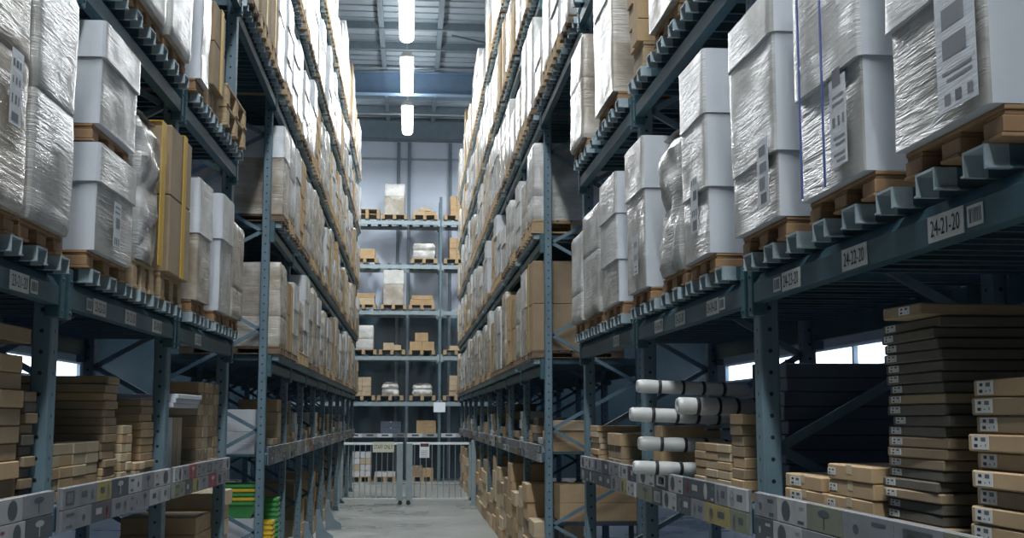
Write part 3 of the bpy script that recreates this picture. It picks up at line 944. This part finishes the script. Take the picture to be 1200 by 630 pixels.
# second right bay: rolls, small cartons
c1, c0 = S(NR, 812, 545), S(NR, 862, 545)
stack(NR, max(c0, 1.285), c1, .05, .30, DECK, 6, .040, ['carton_p', 'carton'], 'small box stack beside white rolls', G, .006, cols=3, seed=7)
c1, c0 = S(NR, 865, 540), S(NR, 890, 540)
stack(NR, 1.075, 1.26, .05, .30, DECK, 8, .047, ['carton', 'carton_b'], 'box stack behind the right upright', G, .01, seed=8)
c1, c0 = S(NR, 752, 520), S(NR, 773, 520)
stack(NR, c0, min(c1, 2.88), .05, .34, DECK, 3, .105, ['carton'], 'box stack behind the white roll tips', G, .01, seed=9)
c1, c0 = S(NR, 712, 520), S(NR, 728, 520)
stack(NR, c0, c1, .04, .36, DECK, 3, .085, ['carton_b', 'carton'], 'three-box stack in last near right bay', G, .006, seed=10)
c1, c0 = S(NR, 686, 520), S(NR, 702, 520)
stack(NR, c0, c1 - .02, .04, .32, DECK, 7, .043, ['carton_p', 'carton'], 'box stack at far end of near right shelf', G, .01, seed=11)

def roll(p0, p1, r, label, seed):
    """a rolled textile in white film with dark tape bands"""
    p0, p1 = Vector(p0), Vector(p1); d = (p1 - p0); L = d.length; d.normalize()
    t = thing('wrapped_roll', label, 'roll', p0, 0, 'white rolls on the stand')
    b = MB(); rr = random.Random(seed)
    prof = [(0.001, .012), (r * .45, .004), (r * .8, 0.0), (r * .97, .012)] + [(r * (1 + rr.uniform(-.05, .05)), x) for x in [.03 + (L - .06) * q / 14 for q in range(15)]] + [(r * .9, L - .01), (r * .5, L), (.001, L - .004)]
    b.lathe(prof, (0, 0, 0), d, 20); b.build('roll_body', M['roll'], t)
    for q, f in enumerate((.20, .40, .58, .76)):
        k = MB(); sk = Vector((0, .35 if q else 0, .0)); ax = (d + sk * .6).normalized()
        k.lathe([(r * 1.075, -.009), (r * 1.085, 0), (r * 1.075, .009), (r * 1.03, .009), (r * 1.03, -.009), (r * 1.075, -.009)], d * (L * f), ax, 20)
        k.build('band', M['black'], t)
ROLLS = [(746, 452, 6.25, .035, 'topmost of four white rolls poking into the aisle'), (738, 485, 6.18, .037, 'second white roll from top, poking furthest into aisle'),
         (748, 519, 6.22, .036, 'third white roll from top of the four'), (742, 547, 6.15, .035, 'lowest white roll, lying just above the picture strip')]
for k, (px, py, Y, r, lb) in enumerate(ROLLS):
    q = ray(px, py); p = EYE + q * (Y / q.y)
    roll(p, p + Vector((.60, -.02, -.022)), r, lb, k)
q = ray(793, 475); p = EYE + q * (5.72 / q.y); roll(p, p + Vector((.50, .02, -.01)), .042, 'short white roll nearer the blue upright than the other rolls', 9)
st = thing('roll_stand', 'dark steel stand with arms carrying the white wrapped rolls', 'stand', (1.84, 5.95, DECK + .001))
for y in (-.26, .30):
    b = MB(); b.box(-.02, .02, y - .02, y + .02, 0, .64, 0, .003); b.build('post', M['rack'], st)
b = MB(); b.box(-.07, .15, -.33, .36, 0, .015, 0, .003); b.build('base', M['rack'], st)
for (px, py, Y, r, lb) in ROLLS:
    q = ray(px, py); p = EYE + q * (Y / q.y)
    b = MB(); zz = p.z - .022 - r * 1.09 - .016 - DECK
    if zz > .03: b.box(-.30, .10, Y - 5.95 - .03, Y - 5.95 + .03, zz - .008, zz + .004, 0, .002); b.box(-.012, .012, min(.30, Y - 5.95), max(.30, Y - 5.95), zz - .008, zz + .004); b.build('arm', M['rack'], st)
b = MB(); zz = p.z + .0; 
b = MB(); b.box(-.34, .10, -.26, -.20, .296, .310, 0, .002); b.build('arm', M['rack'], st)

# left bays
G = 'cartons on the near left low shelf'
e1, e0 = S(NL, 21, 500), S(NL, -40, 500)
stack(NL, e0, e1, .03, .36, DECK, 9, .066, ['carton', 'carton_b'], 'carton stack cut by photo left edge', G, .012, seed=20)
e1, e0 = S(NL, 54, 500), S(NL, 25, 500)
stack(NL, e0 + .02, e1 - .02, .04, .34, DECK, 11, .042, ['carton_b', 'carton_d', 'carton'], 'box stack left of first left upright', G, .012, seed=21)
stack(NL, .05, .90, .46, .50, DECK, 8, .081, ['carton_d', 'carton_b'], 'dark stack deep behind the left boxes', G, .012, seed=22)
box_thing(NL, .46, .06, DECK + 8 * .081 + .0012, .86, .88, .062, 'carton_b', 'long flat carton lying across the top of left dark stack', G)
e1, e0 = S(NL, 136, 500), S(NL, 122, 500)
stack(NL, e0, e1, .04, .85, DECK, 14, .040, ['carton', 'carton_b', 'carton_b'], 'tallest stack on the left shelf', G, .012, seed=23)
stack(NL, 1.08, e0 - .04, .05, .14, DECK, 5, .050, ['carton_p', 'carton'], 'small box wall right of left upright', G, .004, cols=4, seed=24)
e1, e0 = S(NL, 182, 500), S(NL, 168, 500)
stack(NL, e0, e1, .05, .70, DECK, 11, .042, ['carton', 'carton_b'], 'second tall stack on left shelf', G, .012, seed=25)
e1, e0 = S(NL, 150, 500), S(NL, 139, 500)
stack(NL, e0, e1 + .02, .02, .12, DECK, 7, .046, ['carton_p', 'carton'], 'small column between left tall stacks', G, .004, cols=2, seed=26)
e1, e0 = S(NL, 166, 530), S(NL, 155, 530)
stack(NL, e0, e1, .02, .12, DECK, 3, .042, ['carton', 'carton_p'], 'low small boxes before second tall stack', G, .004, cols=2, seed=27)
e1, e0 = S(NL, 257, 500), S(NL, 233, 500)
stack(NL, e0, e1, .05, .20, DECK, 8, .075, ['carton_p', 'carton_b', 'carton'], 'cube carton wall at left shelf end', G, .004, cols=4, seed=28)
# white boards on a carton, pale panels leaning under them
w0 = S(NL, 206, 470); 
box_thing(NL, w0 + .05, .45, DECK + .001, .50, .50, .42, 'carton_d', 'dark carton under the stacked white boards', G)
for k in range(3):
    b = MB(); b.box(-.42, .42, -.36 + .02 * k, .36 + .012 * k, 0, .026, 0, .003)
    tag(b.build('white_board', M['white'], None, NL.pt(w0 + .06, .41 - .01 * k, DECK + .4200 + .0265 * k), NL.ang), f'{("lowest", "middle", "topmost")[k]} of the three white boards on the left shelf', 'board', 'white boards on the left shelf')
for k in range(3):
    b = MB(); b.box(-.012, .012, -.06, .06, 0, .36, 0, .002)
    tag(b.build('pale_panel', M['carton_p' if k else 'white_b'], None, NL.pt(w0 + .10 + .135 * k, .10, DECK + .001), NL.ang), f'{ORD[k]} upright pale panel below white boards, counted from the near side', 'panel', 'pale panels below the white boards')
# cartons on the floor under the left strip
for k, (px, n) in enumerate(((206, 8), (228, 10), (250, 11))):
    f1, f0 = S(NL, px + 20, 590, .08), S(NL, px, 590, .08)
    stack(NL, f0 + .02, f1 - .02, .08, .5, 0, n, .115, ['carton', 'carton_p'], f'{("near", "middle", "far")[k]} floor stack under left picture strip', 'cartons on the floor under the left strip', .02, seed=30 + k)

# ------------------------------------------------------------------ goods of the long rows, low shelf and floor
def misc(row, nm):
    rr = random.Random(77 if row.side > 0 else 78)
    for bi, (a, b) in enumerate(zip(row.ups[:-1], row.ups[1:])):
        n = 4 if bi < 4 else 3
        st = (b - a - .16) / n
        for k in range(n):
            s0 = a + .08 + st * k
            if row.side < 0 and bi == 0 and k < 2: continue
            ly = rr.randint(2, 4); h = rr.choice((.07, .09, .11, .14))
            stack(row, s0 + .02, s0 + st - rr.choice((.03, .08, .14)), .05, .42, DECK + .001, ly, h, rr.choice((['carton', 'carton_b'], ['carton_p', 'carton'], ['white_b', 'carton_p'], ['white_b', 'white'], ['carton_b', 'carton_d'])),
                  f'{ORD[k]} shelf stack, {ORD[bi]} bay, {nm}', 'cartons on the low shelf of ' + row.name, .015, seed=bi * 9 + k, merge=bi > 1)
        if row.side > 0 or bi > 1:
            n = 3 if bi < 4 else 2; st = (b - a - .16) / n
            for k in range(n):
                s0 = a + .08 + st * k
                if row.side > 0 and bi == 0 and k == 0: continue
                yy = row.o.y + s0 + st / 2
                if abs(yy - 25.6) < st / 2 + .16: continue
                ly = rr.randint(3, 5) if row.side > 0 else rr.randint(2, 4); h = rr.choice((.17, .21, .24))
                stack(row, s0 + .05, s0 + st - rr.choice((.06, .12, .2)), -.02 if row.side > 0 else .1, .55, 0.001, ly, h, ['carton', 'carton_b', 'carton_p'],
                      f'{ORD[k]} floor stack, {ORD[bi]} bay, {nm}', 'cartons on the floor of ' + row.name, .02, seed=bi * 9 + k + 50, merge=bi > 1)
misc(FR, 'far right rack'); misc(FL, 'far left rack')
tag(REST.build('cardboard_box', [M[x] for x in REST_MATS]), 'mixed cartons on low shelves and floor deep in both far racks', 'boxes', kind='stuff')
# long brown cartons on a dark bench inside the first right bay
t = thing('low_bench', 'dark low bench under long brown cartons, far right rack', 'bench', FR.pt(.36, .60, 0))
b = MB(); b.box(-.45, .45, -.27, .27, .70, .745, 0, .004); b.build('bench_top', M['card_d'], t)
for x in (-.41, .41):
    for y in (-.23, .23):
        b = MB(); b.box(x - .025, x + .025, y - .025, y + .025, 0, .70, 0, .003); b.build('leg', M['card_d'], t)
for k in range(2):
    tag(obj('cardboard_box', carton_mesh(.86, .5, .19, 'carton'), None, FR.pt(.36, .60, .745 + .19 * k)), ('lower' if k == 0 else 'upper') + ' long brown carton on the dark bench behind right bracing', 'box', 'long cartons on the bench')
# grey-white packs on the low shelf of the first left bay
for k in range(4):
    tag(obj('flat_pack', carton_mesh(.8, .75, .11, 'white_b'), None, FL.pt(.52 + .01 * k, .52, DECK + .001 + .11 * k)), f'{ORD[3 - k]} pale flat pack from top, behind left end bracing', 'box', 'pale flat packs on the far left low shelf')

# nested plastic tubs and the bin they stand beside
def tub_mesh(w, d, h, nm, mat):
    b = MB(); tp = .82; th = .004
    def ring(sx, sy, z): return [(-sx, -sy, z), (sx, -sy, z), (sx, sy, z), (-sx, sy, z)]
    rs = [ring(d / 2 * tp, w / 2 * tp, 0), ring(d / 2 * .97, w / 2 * .97, h - .03), ring(d / 2 * 1.0 + .012, w / 2 + .012, h - .028), ring(d / 2 + .012, w / 2 + .012, h),
          ring(d / 2 - th, w / 2 - th, h), ring(d / 2 * tp - th, w / 2 * tp - th, th)]
    vs = [p for r in rs for p in r]; fs = [(3, 2, 1, 0)]
    for i in range(len(rs) - 1):
        for k in range(4): fs.append((i * 4 + k, i * 4 + (k + 1) % 4, i * 4 + 4 + (k + 1) % 4, i * 4 + 4 + k))
    q = (len(rs) - 1) * 4; fs.append((q, q + 1, q + 2, q + 3))
    b.add(vs, fs); return b.mesh(nm, M[mat])
tg, ty, tw = tub_mesh(.20, .30, .20, 'tub', 'green'), tub_mesh(.20, .28, .20, 'tub', 'yellow_p'), tub_mesh(.38, .38, .16, 'tub', 'green')
tw2 = tub_mesh(.38, .38, .16, 'tub', 'yellow_p')
for k in range(16): tag(obj('plastic_tub', tg, None, FL.pt(1.10, .13, .001 + .052 * k)), f'{ORD[15 - k]} green tub from top of tall nested green column', 'tub', 'nested green tubs')
for k in range(12): tag(obj('plastic_tub', ty, None, FL.pt(.74, .13, .001 + .052 * k)), f'{ORD[11 - k]} yellow tub from top of the nested yellow column', 'tub', 'nested yellow tubs')
b = MB(); b.box(-.21, .21, -.21, .21, 0, .03, 0, .004)
for x in (-.198, .198): b.box(x - .012, x + .012, -.207, .207, .03, .84, 0, .004)
for y in (-.198, .198): b.box(-.186, .186, y - .012, y + .012, .03, .84, 0, .004)
b.box(-.186, .186, -.186, .186, .80, .835, 0)
tag(b.build('storage_bin', M['white_b'], None, FL.pt(.32, .30, 0.001)), 'white square bin under wide green and yellow tubs', 'bin')
for k in range(5): tag(obj('plastic_tub', tw2 if k in (1, 3) else tw, None, FL.pt(.32, .30, .842 + .042 * k)), f'{ORD[4 - k]} wide {"yellow" if k in (1, 3) else "green"} tub from top, on the white bin', 'tub', 'wide tubs on the white bin')

# ------------------------------------------------------------------ the back rack across the end of the aisle
BY = 34.9
BZ = [2.271, 3.592, 4.911, 6.268, 7.571]
BX = [-4.54, -1.84, .86, 3.56]
root = thing('pallet_rack', 'five-level steel rack across the far end of the aisle', 'rack', (0, BY, 0))
for x in BX:
    for y in (.042, 1.0):
        u = obj('upright', upright_mesh(8.3, 1), root, (x, y, 0), 0); obj('foot_plate', FOOT, u)
for a, c in zip(BX[:-1], BX[1:]):
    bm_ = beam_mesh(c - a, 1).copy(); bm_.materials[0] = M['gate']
    for z in BZ:
        for y, r in ((0, -pi / 2), (1.04, pi / 2)):
            obj('beam', bm_, root, (a if y == 0 else c, y, z), r)
        b = MB(); n = 8
        for k in range(n):
            x = a + .1 + (c - a - .2) * (k + .5) / n; b.box(x - .05, x + .05, -.03, 1.07, z, z + .04)
        tag(b.build('support_bar', M['bar'], root), kind='stuff')
    d = MB(); d.box(a + .05, c - .05, .0, 1.0, 1.33, 1.36, 0, .003); d.box(a + .05, c - .05, -.03, 0, 1.26, 1.36, 0, .003); d.build('sales_shelf', M['galv'], root)
    for k in range(6):
        w = (c - a - .1) / 6
        b = MB(); b.box(-w / 2 + .01, w / 2 - .01, -.004, .004, -.055, .055, 0, .001); b.box(-w * .2, w * .25, -.0046, -.004, -.02, .03, 1)
        b.build('picture_card', [M[('white', 'card_w', 'white', 'card_g', 'white', 'card_w')[k]], M['card_d']], root, (a + .05 + w * (k + .5), -.038, 1.31))
# sign hanging on the rack post
q = ray(515, 477); t_ = (BY - .12 - EYE.y) / q.y; p = EYE + q * t_
b = MB(); b.box(-.17, .17, -.008, .008, -.14, .14, 0, .004); b.box(-.02, .02, .008, .085, -.02, .02, 1)
tag(b.build('hanging_sign', [M['sign_w'], M['galv']], None, p), 'blank pale blue-white sign on the back rack post', 'sign')

BK = 1400 / 34.9
LN = ['floor', 'low shelf', 'lowest pallet level', 'second pallet level', 'third pallet level', 'fourth pallet level', 'top pallet level']
def back_load(li, x0, x1, ytop, ybase, style, label, seed=1, pal=True, dep=.9):
    zb = .001 if li == -2 else (1.361 if li == -1 else BZ[li] + .0412)
    X0 = (EYE + ray(x0, 400) * ((BY - .05) / ray(x0, 400).y)).x; X1 = (EYE + ray(x1, 400) * ((BY - .05) / ray(x1, 400).y)).x
    w = X1 - X0; xc = (X0 + X1) / 2; h = max(.06, (ybase - ytop) / BK)
    hw = max(w, .76) / 2
    if abs(xc - .86) < hw + .095 and li >= 0: xc = .86 + (hw + .095) * (1 if xc > .86 else -1)
    if li == -2: yc = BY + .35
    else: yc = BY + .40
    ph = 0
    if pal:
        ph = .144
        pallet(Vector((xc, yc, zb)), -pi / 2, max(w, .76 if li >= 0 else .62), dep, ph, 'wooden pallet under the ' + label, 'pallets on the back rack', False, 'wood')
    z = zb + ph + .001
    if style is None: return
    if isinstance(style, str):
        pts = load_parts(style, w, dep, h, seed, .085)
        t = thing('wrapped_load', label, 'pallet load', (xc, yc, z), -pi / 2, 'loads on the back rack')
        for nm, me in pts: obj(nm, me, t)
    else:
        # loose cartons: list of (x0,x1,z0,z1) fractions, each a thing
        mt, items = style
        for k, (a, c, e, f) in enumerate(items):
            o = obj('cardboard_box', carton_mesh(dep * .8, (c - a) * w - .004, (f - e) * h, mt[k % len(mt)]), None, (xc - w / 2 + (a + c) / 2 * w, yc, z + e * h), -pi / 2)
            tag(o, f'{ORD[k]} carton up, {label}', 'box', 'cartons on the back rack')
for k in range(2):
    pallet(Vector(((EYE + ray(428, 400) * (BY / ray(428, 400).y)).x, BY + .4, BZ[4] + .0412 + .145 * k)), -pi / 2, .76, .9, .144, ('lower' if k == 0 else 'upper') + ' empty pallet, top of back rack at left', 'pallets on the back rack', False)
back_load(4, 448, 473, 213, 249, 'cap', 'tall pale wrapped load on top of back rack', 51)
back_load(4, 483, 510, 243, 252, (['carton_p', 'carton', 'carton_p'], [(0, .5, 0, .55), (.5, 1, 0, .5), (.25, .75, .56, 1)]), 'heap of cartons on top of back rack')
back_load(4, 523, 540, 231, 254, 'layers', 'white carton stack at top right of back rack', 53)
back_load(3, 414, 438, 295, 306, (['carton'], [(0, 1, 0, 1)]), 'single brown carton, fourth pallet level of back rack')
back_load(3, 482, 510, 287, 306, 'crumple', 'white lumpy load, fourth pallet level of back rack', 54)
back_load(3, 520, 538, 281, 306, 'layers', 'pale layered load at right, fourth pallet level of back rack', 55)
back_load(2, 412, 438, 346, 359, (['carton_p', 'carton'], [(0, 1, 0, .6), (.1, 1, .61, 1)]), 'carton pair, third pallet level of back rack')
back_load(2, 448, 473, 317, 357, 'cap', 'tall pinkish wrapped load, third pallet level of back rack', 56)
back_load(2, 480, 508, 347, 358, (['carton'], [(0, 1, 0, .55), (.06, .96, .56, 1)]), 'brown cartons, third pallet level of back rack')
back_load(1, 414, 438, 384, 412, 'film', 'grey wrapped block at left, second pallet level of back rack', 57)
back_load(1, 449, 470, 403, 411, (['carton_p'], [(0, .6, 0, 1), (.6, 1, 0, .7)]), 'low cartons, second pallet level of back rack')
back_load(1, 480, 509, 388, 408, (['carton'], [(0, .5, 0, .48), (.5, 1, 0, .48), (.22, .75, .49, 1)]), 'stepped brown cartons, second pallet level of back rack')
back_load(1, 522, 538, 405, 410, (['carton_p'], [(0, 1, 0, 1)]), 'small carton at right, second pallet level of back rack')
back_load(0, 414, 436, 440, 461, 'layers', 'layered load at left, lowest pallet level of back rack', 59)
back_load(0, 447, 469, 447, 461, 'crumple', 'slumped white sacks, lowest pallet level of back rack', 60)
back_load(0, 483, 508, 449, 462, 'crumple', 'grey lumpy load, lowest pallet level of back rack', 61)
back_load(0, 521, 538, 438, 461, 'layers', 'layered load at right, lowest pallet level of back rack', 62)
back_load(-1, 447, 471, 492, 506, (['board_d'], [(0, 1, 0, .5), (0, 1, .5, 1)]), 'dark pair, low shelf of back rack', pal=False, dep=.6)
back_load(-1, 489, 512, 491, 506, (['carton'], [(0, 1, 0, .5), (0, 1, .5, 1)]), 'brown pair, low shelf of back rack', pal=False, dep=.6)
back_load(-2, 412, 437, 529, 557, (['white_b', 'white_b', 'carton_p', 'white_b', 'white_b', 'carton_p', 'white_b', 'white_b'], [(0, .5, 0, .24), (.5, 1, 0, .24), (0, .5, .25, .49), (.5, 1, .25, .49), (0, .5, .5, .74), (.5, 1, .5, .74), (0, .5, .75, 1), (.5, 1, .75, 1)]), 'white block behind left gate leaf')
back_load(-2, 441, 465, 554, 559, (['white_b'], [(0, 1, 0, 1)]), 'flat white pack behind left gate leaf')
back_load(-2, 484, 509, 545, 557, (['carton_b', 'carton'], [(0, .5, 0, .98), (.5, 1, 0, .75)]), 'brown pair behind right gate leaf')

# ------------------------------------------------------------------ gate
GY = 25.6
def gx(px, py=550): q = ray(px, py); return (EYE + q * (GY / q.y)).x
def gz(py, px=475): q = ray(px, py); return (EYE + q * (GY / q.y)).z
zt, zb = gz(518), max(.05, gz(586))
for nm, xa, xb, lb in (('l', gx(399), gx(472), 'left grey gate leaf with bars, carrying the staff only sign'), ('r', gx(476), gx(552), 'right grey gate leaf with bars, carrying the notice')):
    t = thing('swing_gate', lb, 'gate', ((xa + xb) / 2, GY, 0)); h = (xb - xa) / 2
    b = MB(); b.box(-h, h, -.025, .025, zt - .05, zt, 0, .004); b.build('top_rail', M['sign_w'], t)
    b = MB(); b.box(-h, h, -.025, .025, zb, zb + .05, 0, .004); b.build('bottom_rail', M['white_b'], t)
    inner = 1 if nm == 'l' else -1
    b = MB(); b.box(*sorted((inner * h, inner * (h - .13))), -.03, .03, zb - .0, zt - .02, 0, .004); b.build('stile', M['gate'], t)
    b = MB(); b.box(*sorted((-inner * h, -inner * (h - .05))), -.025, .025, zb, zt, 0, .004); b.build('stile', M['gate'], t)
    for k in range(1, 10):
        x = -h + .05 + (2 * h - .14) * k / 10
        b = MB(); b.tube((x, 0, zb + .05), (x, 0, zt - .05), .009, 8); b.build('bar', M['galv'], t)
    b = MB(); b.tube((inner * (h - .05), -.018, .045), (inner * (h - .05), .018, .045), .045, 16); b.box(inner * (h - .05) - .03, inner * (h - .05) + .03, -.024, .024, .045, zb + .01, 0, .002); b.build('castor', M['black'], t)
for px, nm in ((396, 'left'), (555, 'right')):
    b = MB(); x = gx(px); b.box(-.05, .05, -.05, .05, 0, zt + .04, 0, .005); b.box(-.10, .10, -.10, .10, 0, .012, 0, .003)
    tag(b.build('gate_post', M['gate'], None, (x, GY, 0)), f'{nm} grey hinge post of the aisle gate', 'post', 'hinge posts of the gate')
# signs on the gate
xa, xb = gx(436.5), gx(461.5); z1, z0 = gz(517.5), gz(529.5)
b = MB(); b.box(xa, xb, -.004, .004, z0, z1, 0, .002)
text_mb(b, 'STAFF ONLY', .125, ((xa + xb) / 2, -.0042, (z0 + z1) / 2), (1, 0, 0), (0, 0, 1), 1, .002, .56)
tag(b.build('staff_sign', [M['sign_c'], M['ink']], None, (0, GY - .032, 0)), 'cream sign reading STAFF ONLY on the left gate leaf', 'sign')
xa, xb = gx(491.5), gx(503); z1, z0 = gz(518.5), gz(536)
b = MB(); b.box(xa, xb, -.003, .003, z0, z1, 0, .001)
cx, cz = (xa + xb) / 2, z1 - .05
b.box(xa + .015, xb - .015, -.0045, -.003, cz - .032, cz + .035, 1)
b.add([(cx + .075 * cos(k * pi / 10), -.0052, cz + .024 * sin(k * pi / 10)) for k in range(20)], [list(range(20))], 2)
for k in range(5): b.box(xa + .03, xb - .03 - .03 * (k % 2), -.0045, -.003, z0 + .03 + .028 * k, z0 + .036 + .028 * k, 3)
tag(b.build('notice_sign', [M['sign_w'], M['ink'], M['red'], M['ink_g']], None, (0, GY - .032, 0)), 'white notice with red and black header on right gate leaf', 'sign')

# ------------------------------------------------------------------ the hall
XW, YF, YB, ZC = 9.5, -9.0, 36.6, 11.05
def struct(o): o['kind'] = 'structure'; return o
b = MB(); b.box(-XW, XW, YF, YB, -.2, 0); struct(b.build('floor', M['floor']))
b = MB(); b.box(-XW, XW, YB, YB + .2, 0, ZC); struct(b.build('wall_back', M['wall']))
b = MB(); b.box(-XW + .02, XW - .02, YB - .04, YB - .001, 0, 4.95); struct(b.build('wall_back_cladding', M['clad']))
b = MB(); b.box(-XW, XW, YF - .2, YF, 0, ZC); struct(b.build('wall_front', M['wall_s']))
# side walls with a band of windows
WZ0, WZ1, WY0, WY1 = 2.85, 3.40, 18.0, 35.5
for sd, nm in ((-1, 'left'), (1, 'right')):
    b = MB(); x0, x1 = sorted((sd * XW, sd * (XW + .2)))
    b.box(x0, x1, YF, YB, 0, WZ0); b.box(x0, x1, YF, YB, WZ1, ZC); b.box(x0, x1, YF, WY0, WZ0, WZ1); b.box(x0, x1, WY1, YB, WZ0, WZ1)
    struct(b.build('wall_' + nm, M['wall_s']))
    n = 5
    for k in range(n):
        a = WY0 + (WY1 - WY0) * k / n; c = WY0 + (WY1 - WY0) * (k + 1) / n
        f = MB(); xx0, xx1 = sorted((sd * (XW - .02), sd * (XW + .08)))
        f.box(xx0, xx1, a, c, WZ0, WZ0 + .06); f.box(xx0, xx1, a, c, WZ1 - .06, WZ1); f.box(xx0, xx1, a, a + .05, WZ0 + .06, WZ1 - .06); f.box(xx0, xx1, c - .05, c, WZ0 + .06, WZ1 - .06)
        f.box(*sorted((sd * (XW + .09), sd * (XW + .10))), a, c, WZ0, WZ1, 1)
        struct(f.build(f'window_{k + 1 + (n if sd > 0 else 0)}', [M['steel_d'], M['daylight']]))
# roof deck with ribs
b = MB(); b.box(-XW, XW, YF, YB, ZC, ZC + .15)
y = YF + .3
while y < YB - .2:
    b.box(-XW + .02, XW - .02, y, y + .07, ZC - .035, ZC); y += .42
struct(b.build('ceiling', M['roof']))
tn = [0]
def trim(mb, mat):
    tn[0] += 1; return struct(mb.build(f'trim_{tn[0]}', mat))
def ibeam(y, z0, z1, w=.26, x=XW - .02):
    b = MB(); b.box(-x, x, y - w / 2, y + w / 2, z0, z0 + .03); b.box(-x, x, y - w / 2, y + w / 2, z1 - .03, z1); b.box(-x, x, y - .012, y + .012, z0 + .03, z1 - .03)
    return b
for y in (-4, 13.2, 30.6): 
    trim(ibeam(y, 10.20, 10.80), M['girder'])
b = ibeam(36.3, 10.30, 10.95); b.box(-XW + .02, XW - .02, 36.16, 36.2, 10.34, 10.9); trim(b, M['steel_d'])
for y in [27.2 + 1.55 * k for k in range(6)] + [20, 22, 24.5]:
    if abs(y - 30.6) < .5: continue
    b = MB(); b.box(-XW + .02, XW - .02, y - .035, y + .035, ZC - .22, ZC - .04); trim(b, M['steel_d'])
for x in (-3.6, -2.05, -.75, .62, 1.95, 3.4):
    b = MB(); b.box(x - .06, x + .06, 14, 36.1, ZC - .19, ZC - .04); trim(b, M['steel_d'])
for z, y in ((10.88, 30.45), (10.5, 33.8)):
    b = MB(); b.tube((-XW + .05, y, z), (XW - .05, y, z), .035, 10); trim(b, M['galv'])
for p, q in (((-2.6, 30.2, 10.62), (.6, 31.4 - 1.4, 10.72)), ((.9, 27.2, 10.72), (3.2, 28.4, 10.66))):
    b = MB(); b.tube(p, q, .025, 10); trim(b, M['steel_d'])
# wall joints and down pipes behind the back rack
for x in (-.42, -.09, 1.18):
    b = MB(); b.box(x - .05, x + .05, YB - .10, YB, 0, 10.3, 0, .01); trim(b, M['steel_d'])
b = MB(); b.box(-XW + .02, XW - .02, YB - .03, YB, 9.75, 9.82); trim(b, M['galv'])

# lamps over the aisle: long fittings in one line
AX = -.14
def lamp(y0, y1, label, x=AX, energy=100, z=9.6):
    L = y1 - y0; t = thing('strip_lamp', label, 'lamp', (x, (y0 + y1) / 2, z), 0, 'strip lamps over the aisle')
    b = MB(); b.prism([(-.16, .03), (-.07, .14), (.07, .14), (.16, .03), (.15, .03), (.15, .02), (-.15, .02), (-.15, .03)], -L / 2 - .04, L / 2 + .04); b.build('housing', M['housing'], t)
    b = MB(); pr = [(.001, -L / 2)] + [(.13 * sin(q * pi / 12), -L / 2 + .13 * (1 - cos(q * pi / 12))) for q in range(1, 7)]
    b.lathe(pr + [(r, -t2) for r, t2 in pr[::-1]], (0, 0, 0), (0, 1, 0), 20); b.v = [(x_, y_, z_ * (.6 if z_ < 0 else .15)) for x_, y_, z_ in b.v]; b.build('diffuser', M['lamp'], t)
    for yy in (-L / 2 + .3, L / 2 - .3):
        b = MB(); b.tube((0, yy, .14), (0, yy, ZC - z - .005), .008, 6); b.build('hanger', M['galv'], t)
    l = D.lights.new('lamp_light', 'AREA'); l.shape = 'RECTANGLE'; l.size = .28; l.size_y = L; l.energy = energy; l.color = LAMPCOL
    o = obj('lamp_light', l, t, (0, 0, -.085))
    l.energy = energy; l2 = D.lights.new('roof_fill_light', 'AREA'); l2.shape = 'RECTANGLE'; l2.size = .12; l2.size_y = L; l2.energy = energy * UPF; l2.color = LAMPCOL  # unseen light added above each housing to brighten roof and girder
    o = obj('roof_fill_light', l2, t, (0, 0, .15)); o.rotation_euler = (pi, 0, 0)
    return t
LAMPCOL = (.93, .975, 1.0)
for k in range(10):
    y1 = 32.4 - 4.1 * k
    lb = ('farthest lit strip lamp over the aisle, beside the back wall', 'middle lit strip lamp, just in front of the blue girder', 'lit strip lamp cut by the top edge of the photo')[k] if k < 3 else f'{ORD[k]} strip lamp from the back wall, above the view'
    lamp(y1 - 2.9, y1, lb, energy=LAMP_W * (1.5 if k == 0 else 1) if y1 > 12 else LAMP_N * (1.6 if y1 < 5 else .8))
for sd, nm in ((-1, 'left'), (1, 'right')):  # two unseen lamps added to brighten the back wall and back rack
    lamp(31.9, 34.2, f'added unseen lamp behind the end of the far {nm} rack', x=sd * 3.3, energy=LAMP_W * 1.6)
for k in range(1, 5):
    b = MB(); b.prism([(0, 0), (.26, 0), (.25, .08), (.14, .16), (.07, .34), (.05, .46), (0, .46)], -.03, .03)
    tag(b.build('upright_guard', M['steel_d'], None, FL.pt(FL.ups[k], -.045, .013)), f'grey curved floor guard at the {ORD[k]} upright, far left rack', 'guard', 'floor guards of the far left rack')
# unseen blue fill lights added to tint the dark areas
for sd in (-1, 1):
    for k, y in enumerate((6, 20)):
        l = D.lights.new('blue_fill_light', 'AREA'); l.shape = 'RECTANGLE'; l.size = .3; l.size_y = 6; l.energy = FILL_SIDE; l.color = (.22, .42, 1.0)
        o = obj('blue_fill_light', l, None, (sd * 6.0, y, 9.6))

# ------------------------------------------------------------------ camera, world, view
cam = D.cameras.new('camera'); cam.sensor_width = 36; cam.lens = 36 * FPX / 1200; cam.clip_end = 200; cam.clip_start = .05
co = obj('camera', cam, None, EYE); co.rotation_euler = (pi / 2 + PITCH, 0, -YAW)
sc = bpy.context.scene; sc.camera = co
w = D.worlds.new('world'); sc.world = w; w.use_nodes = True
w.node_tree.nodes['Background'].inputs[0].default_value = (.25, .38, .6, 1); w.node_tree.nodes['Background'].inputs[1].default_value = .05
vs = sc.view_settings; vs.view_transform = 'Standard'; vs.look = 'None'; vs.gamma = 1.0; vs.use_curve_mapping = False
vs.exposure = EXPO
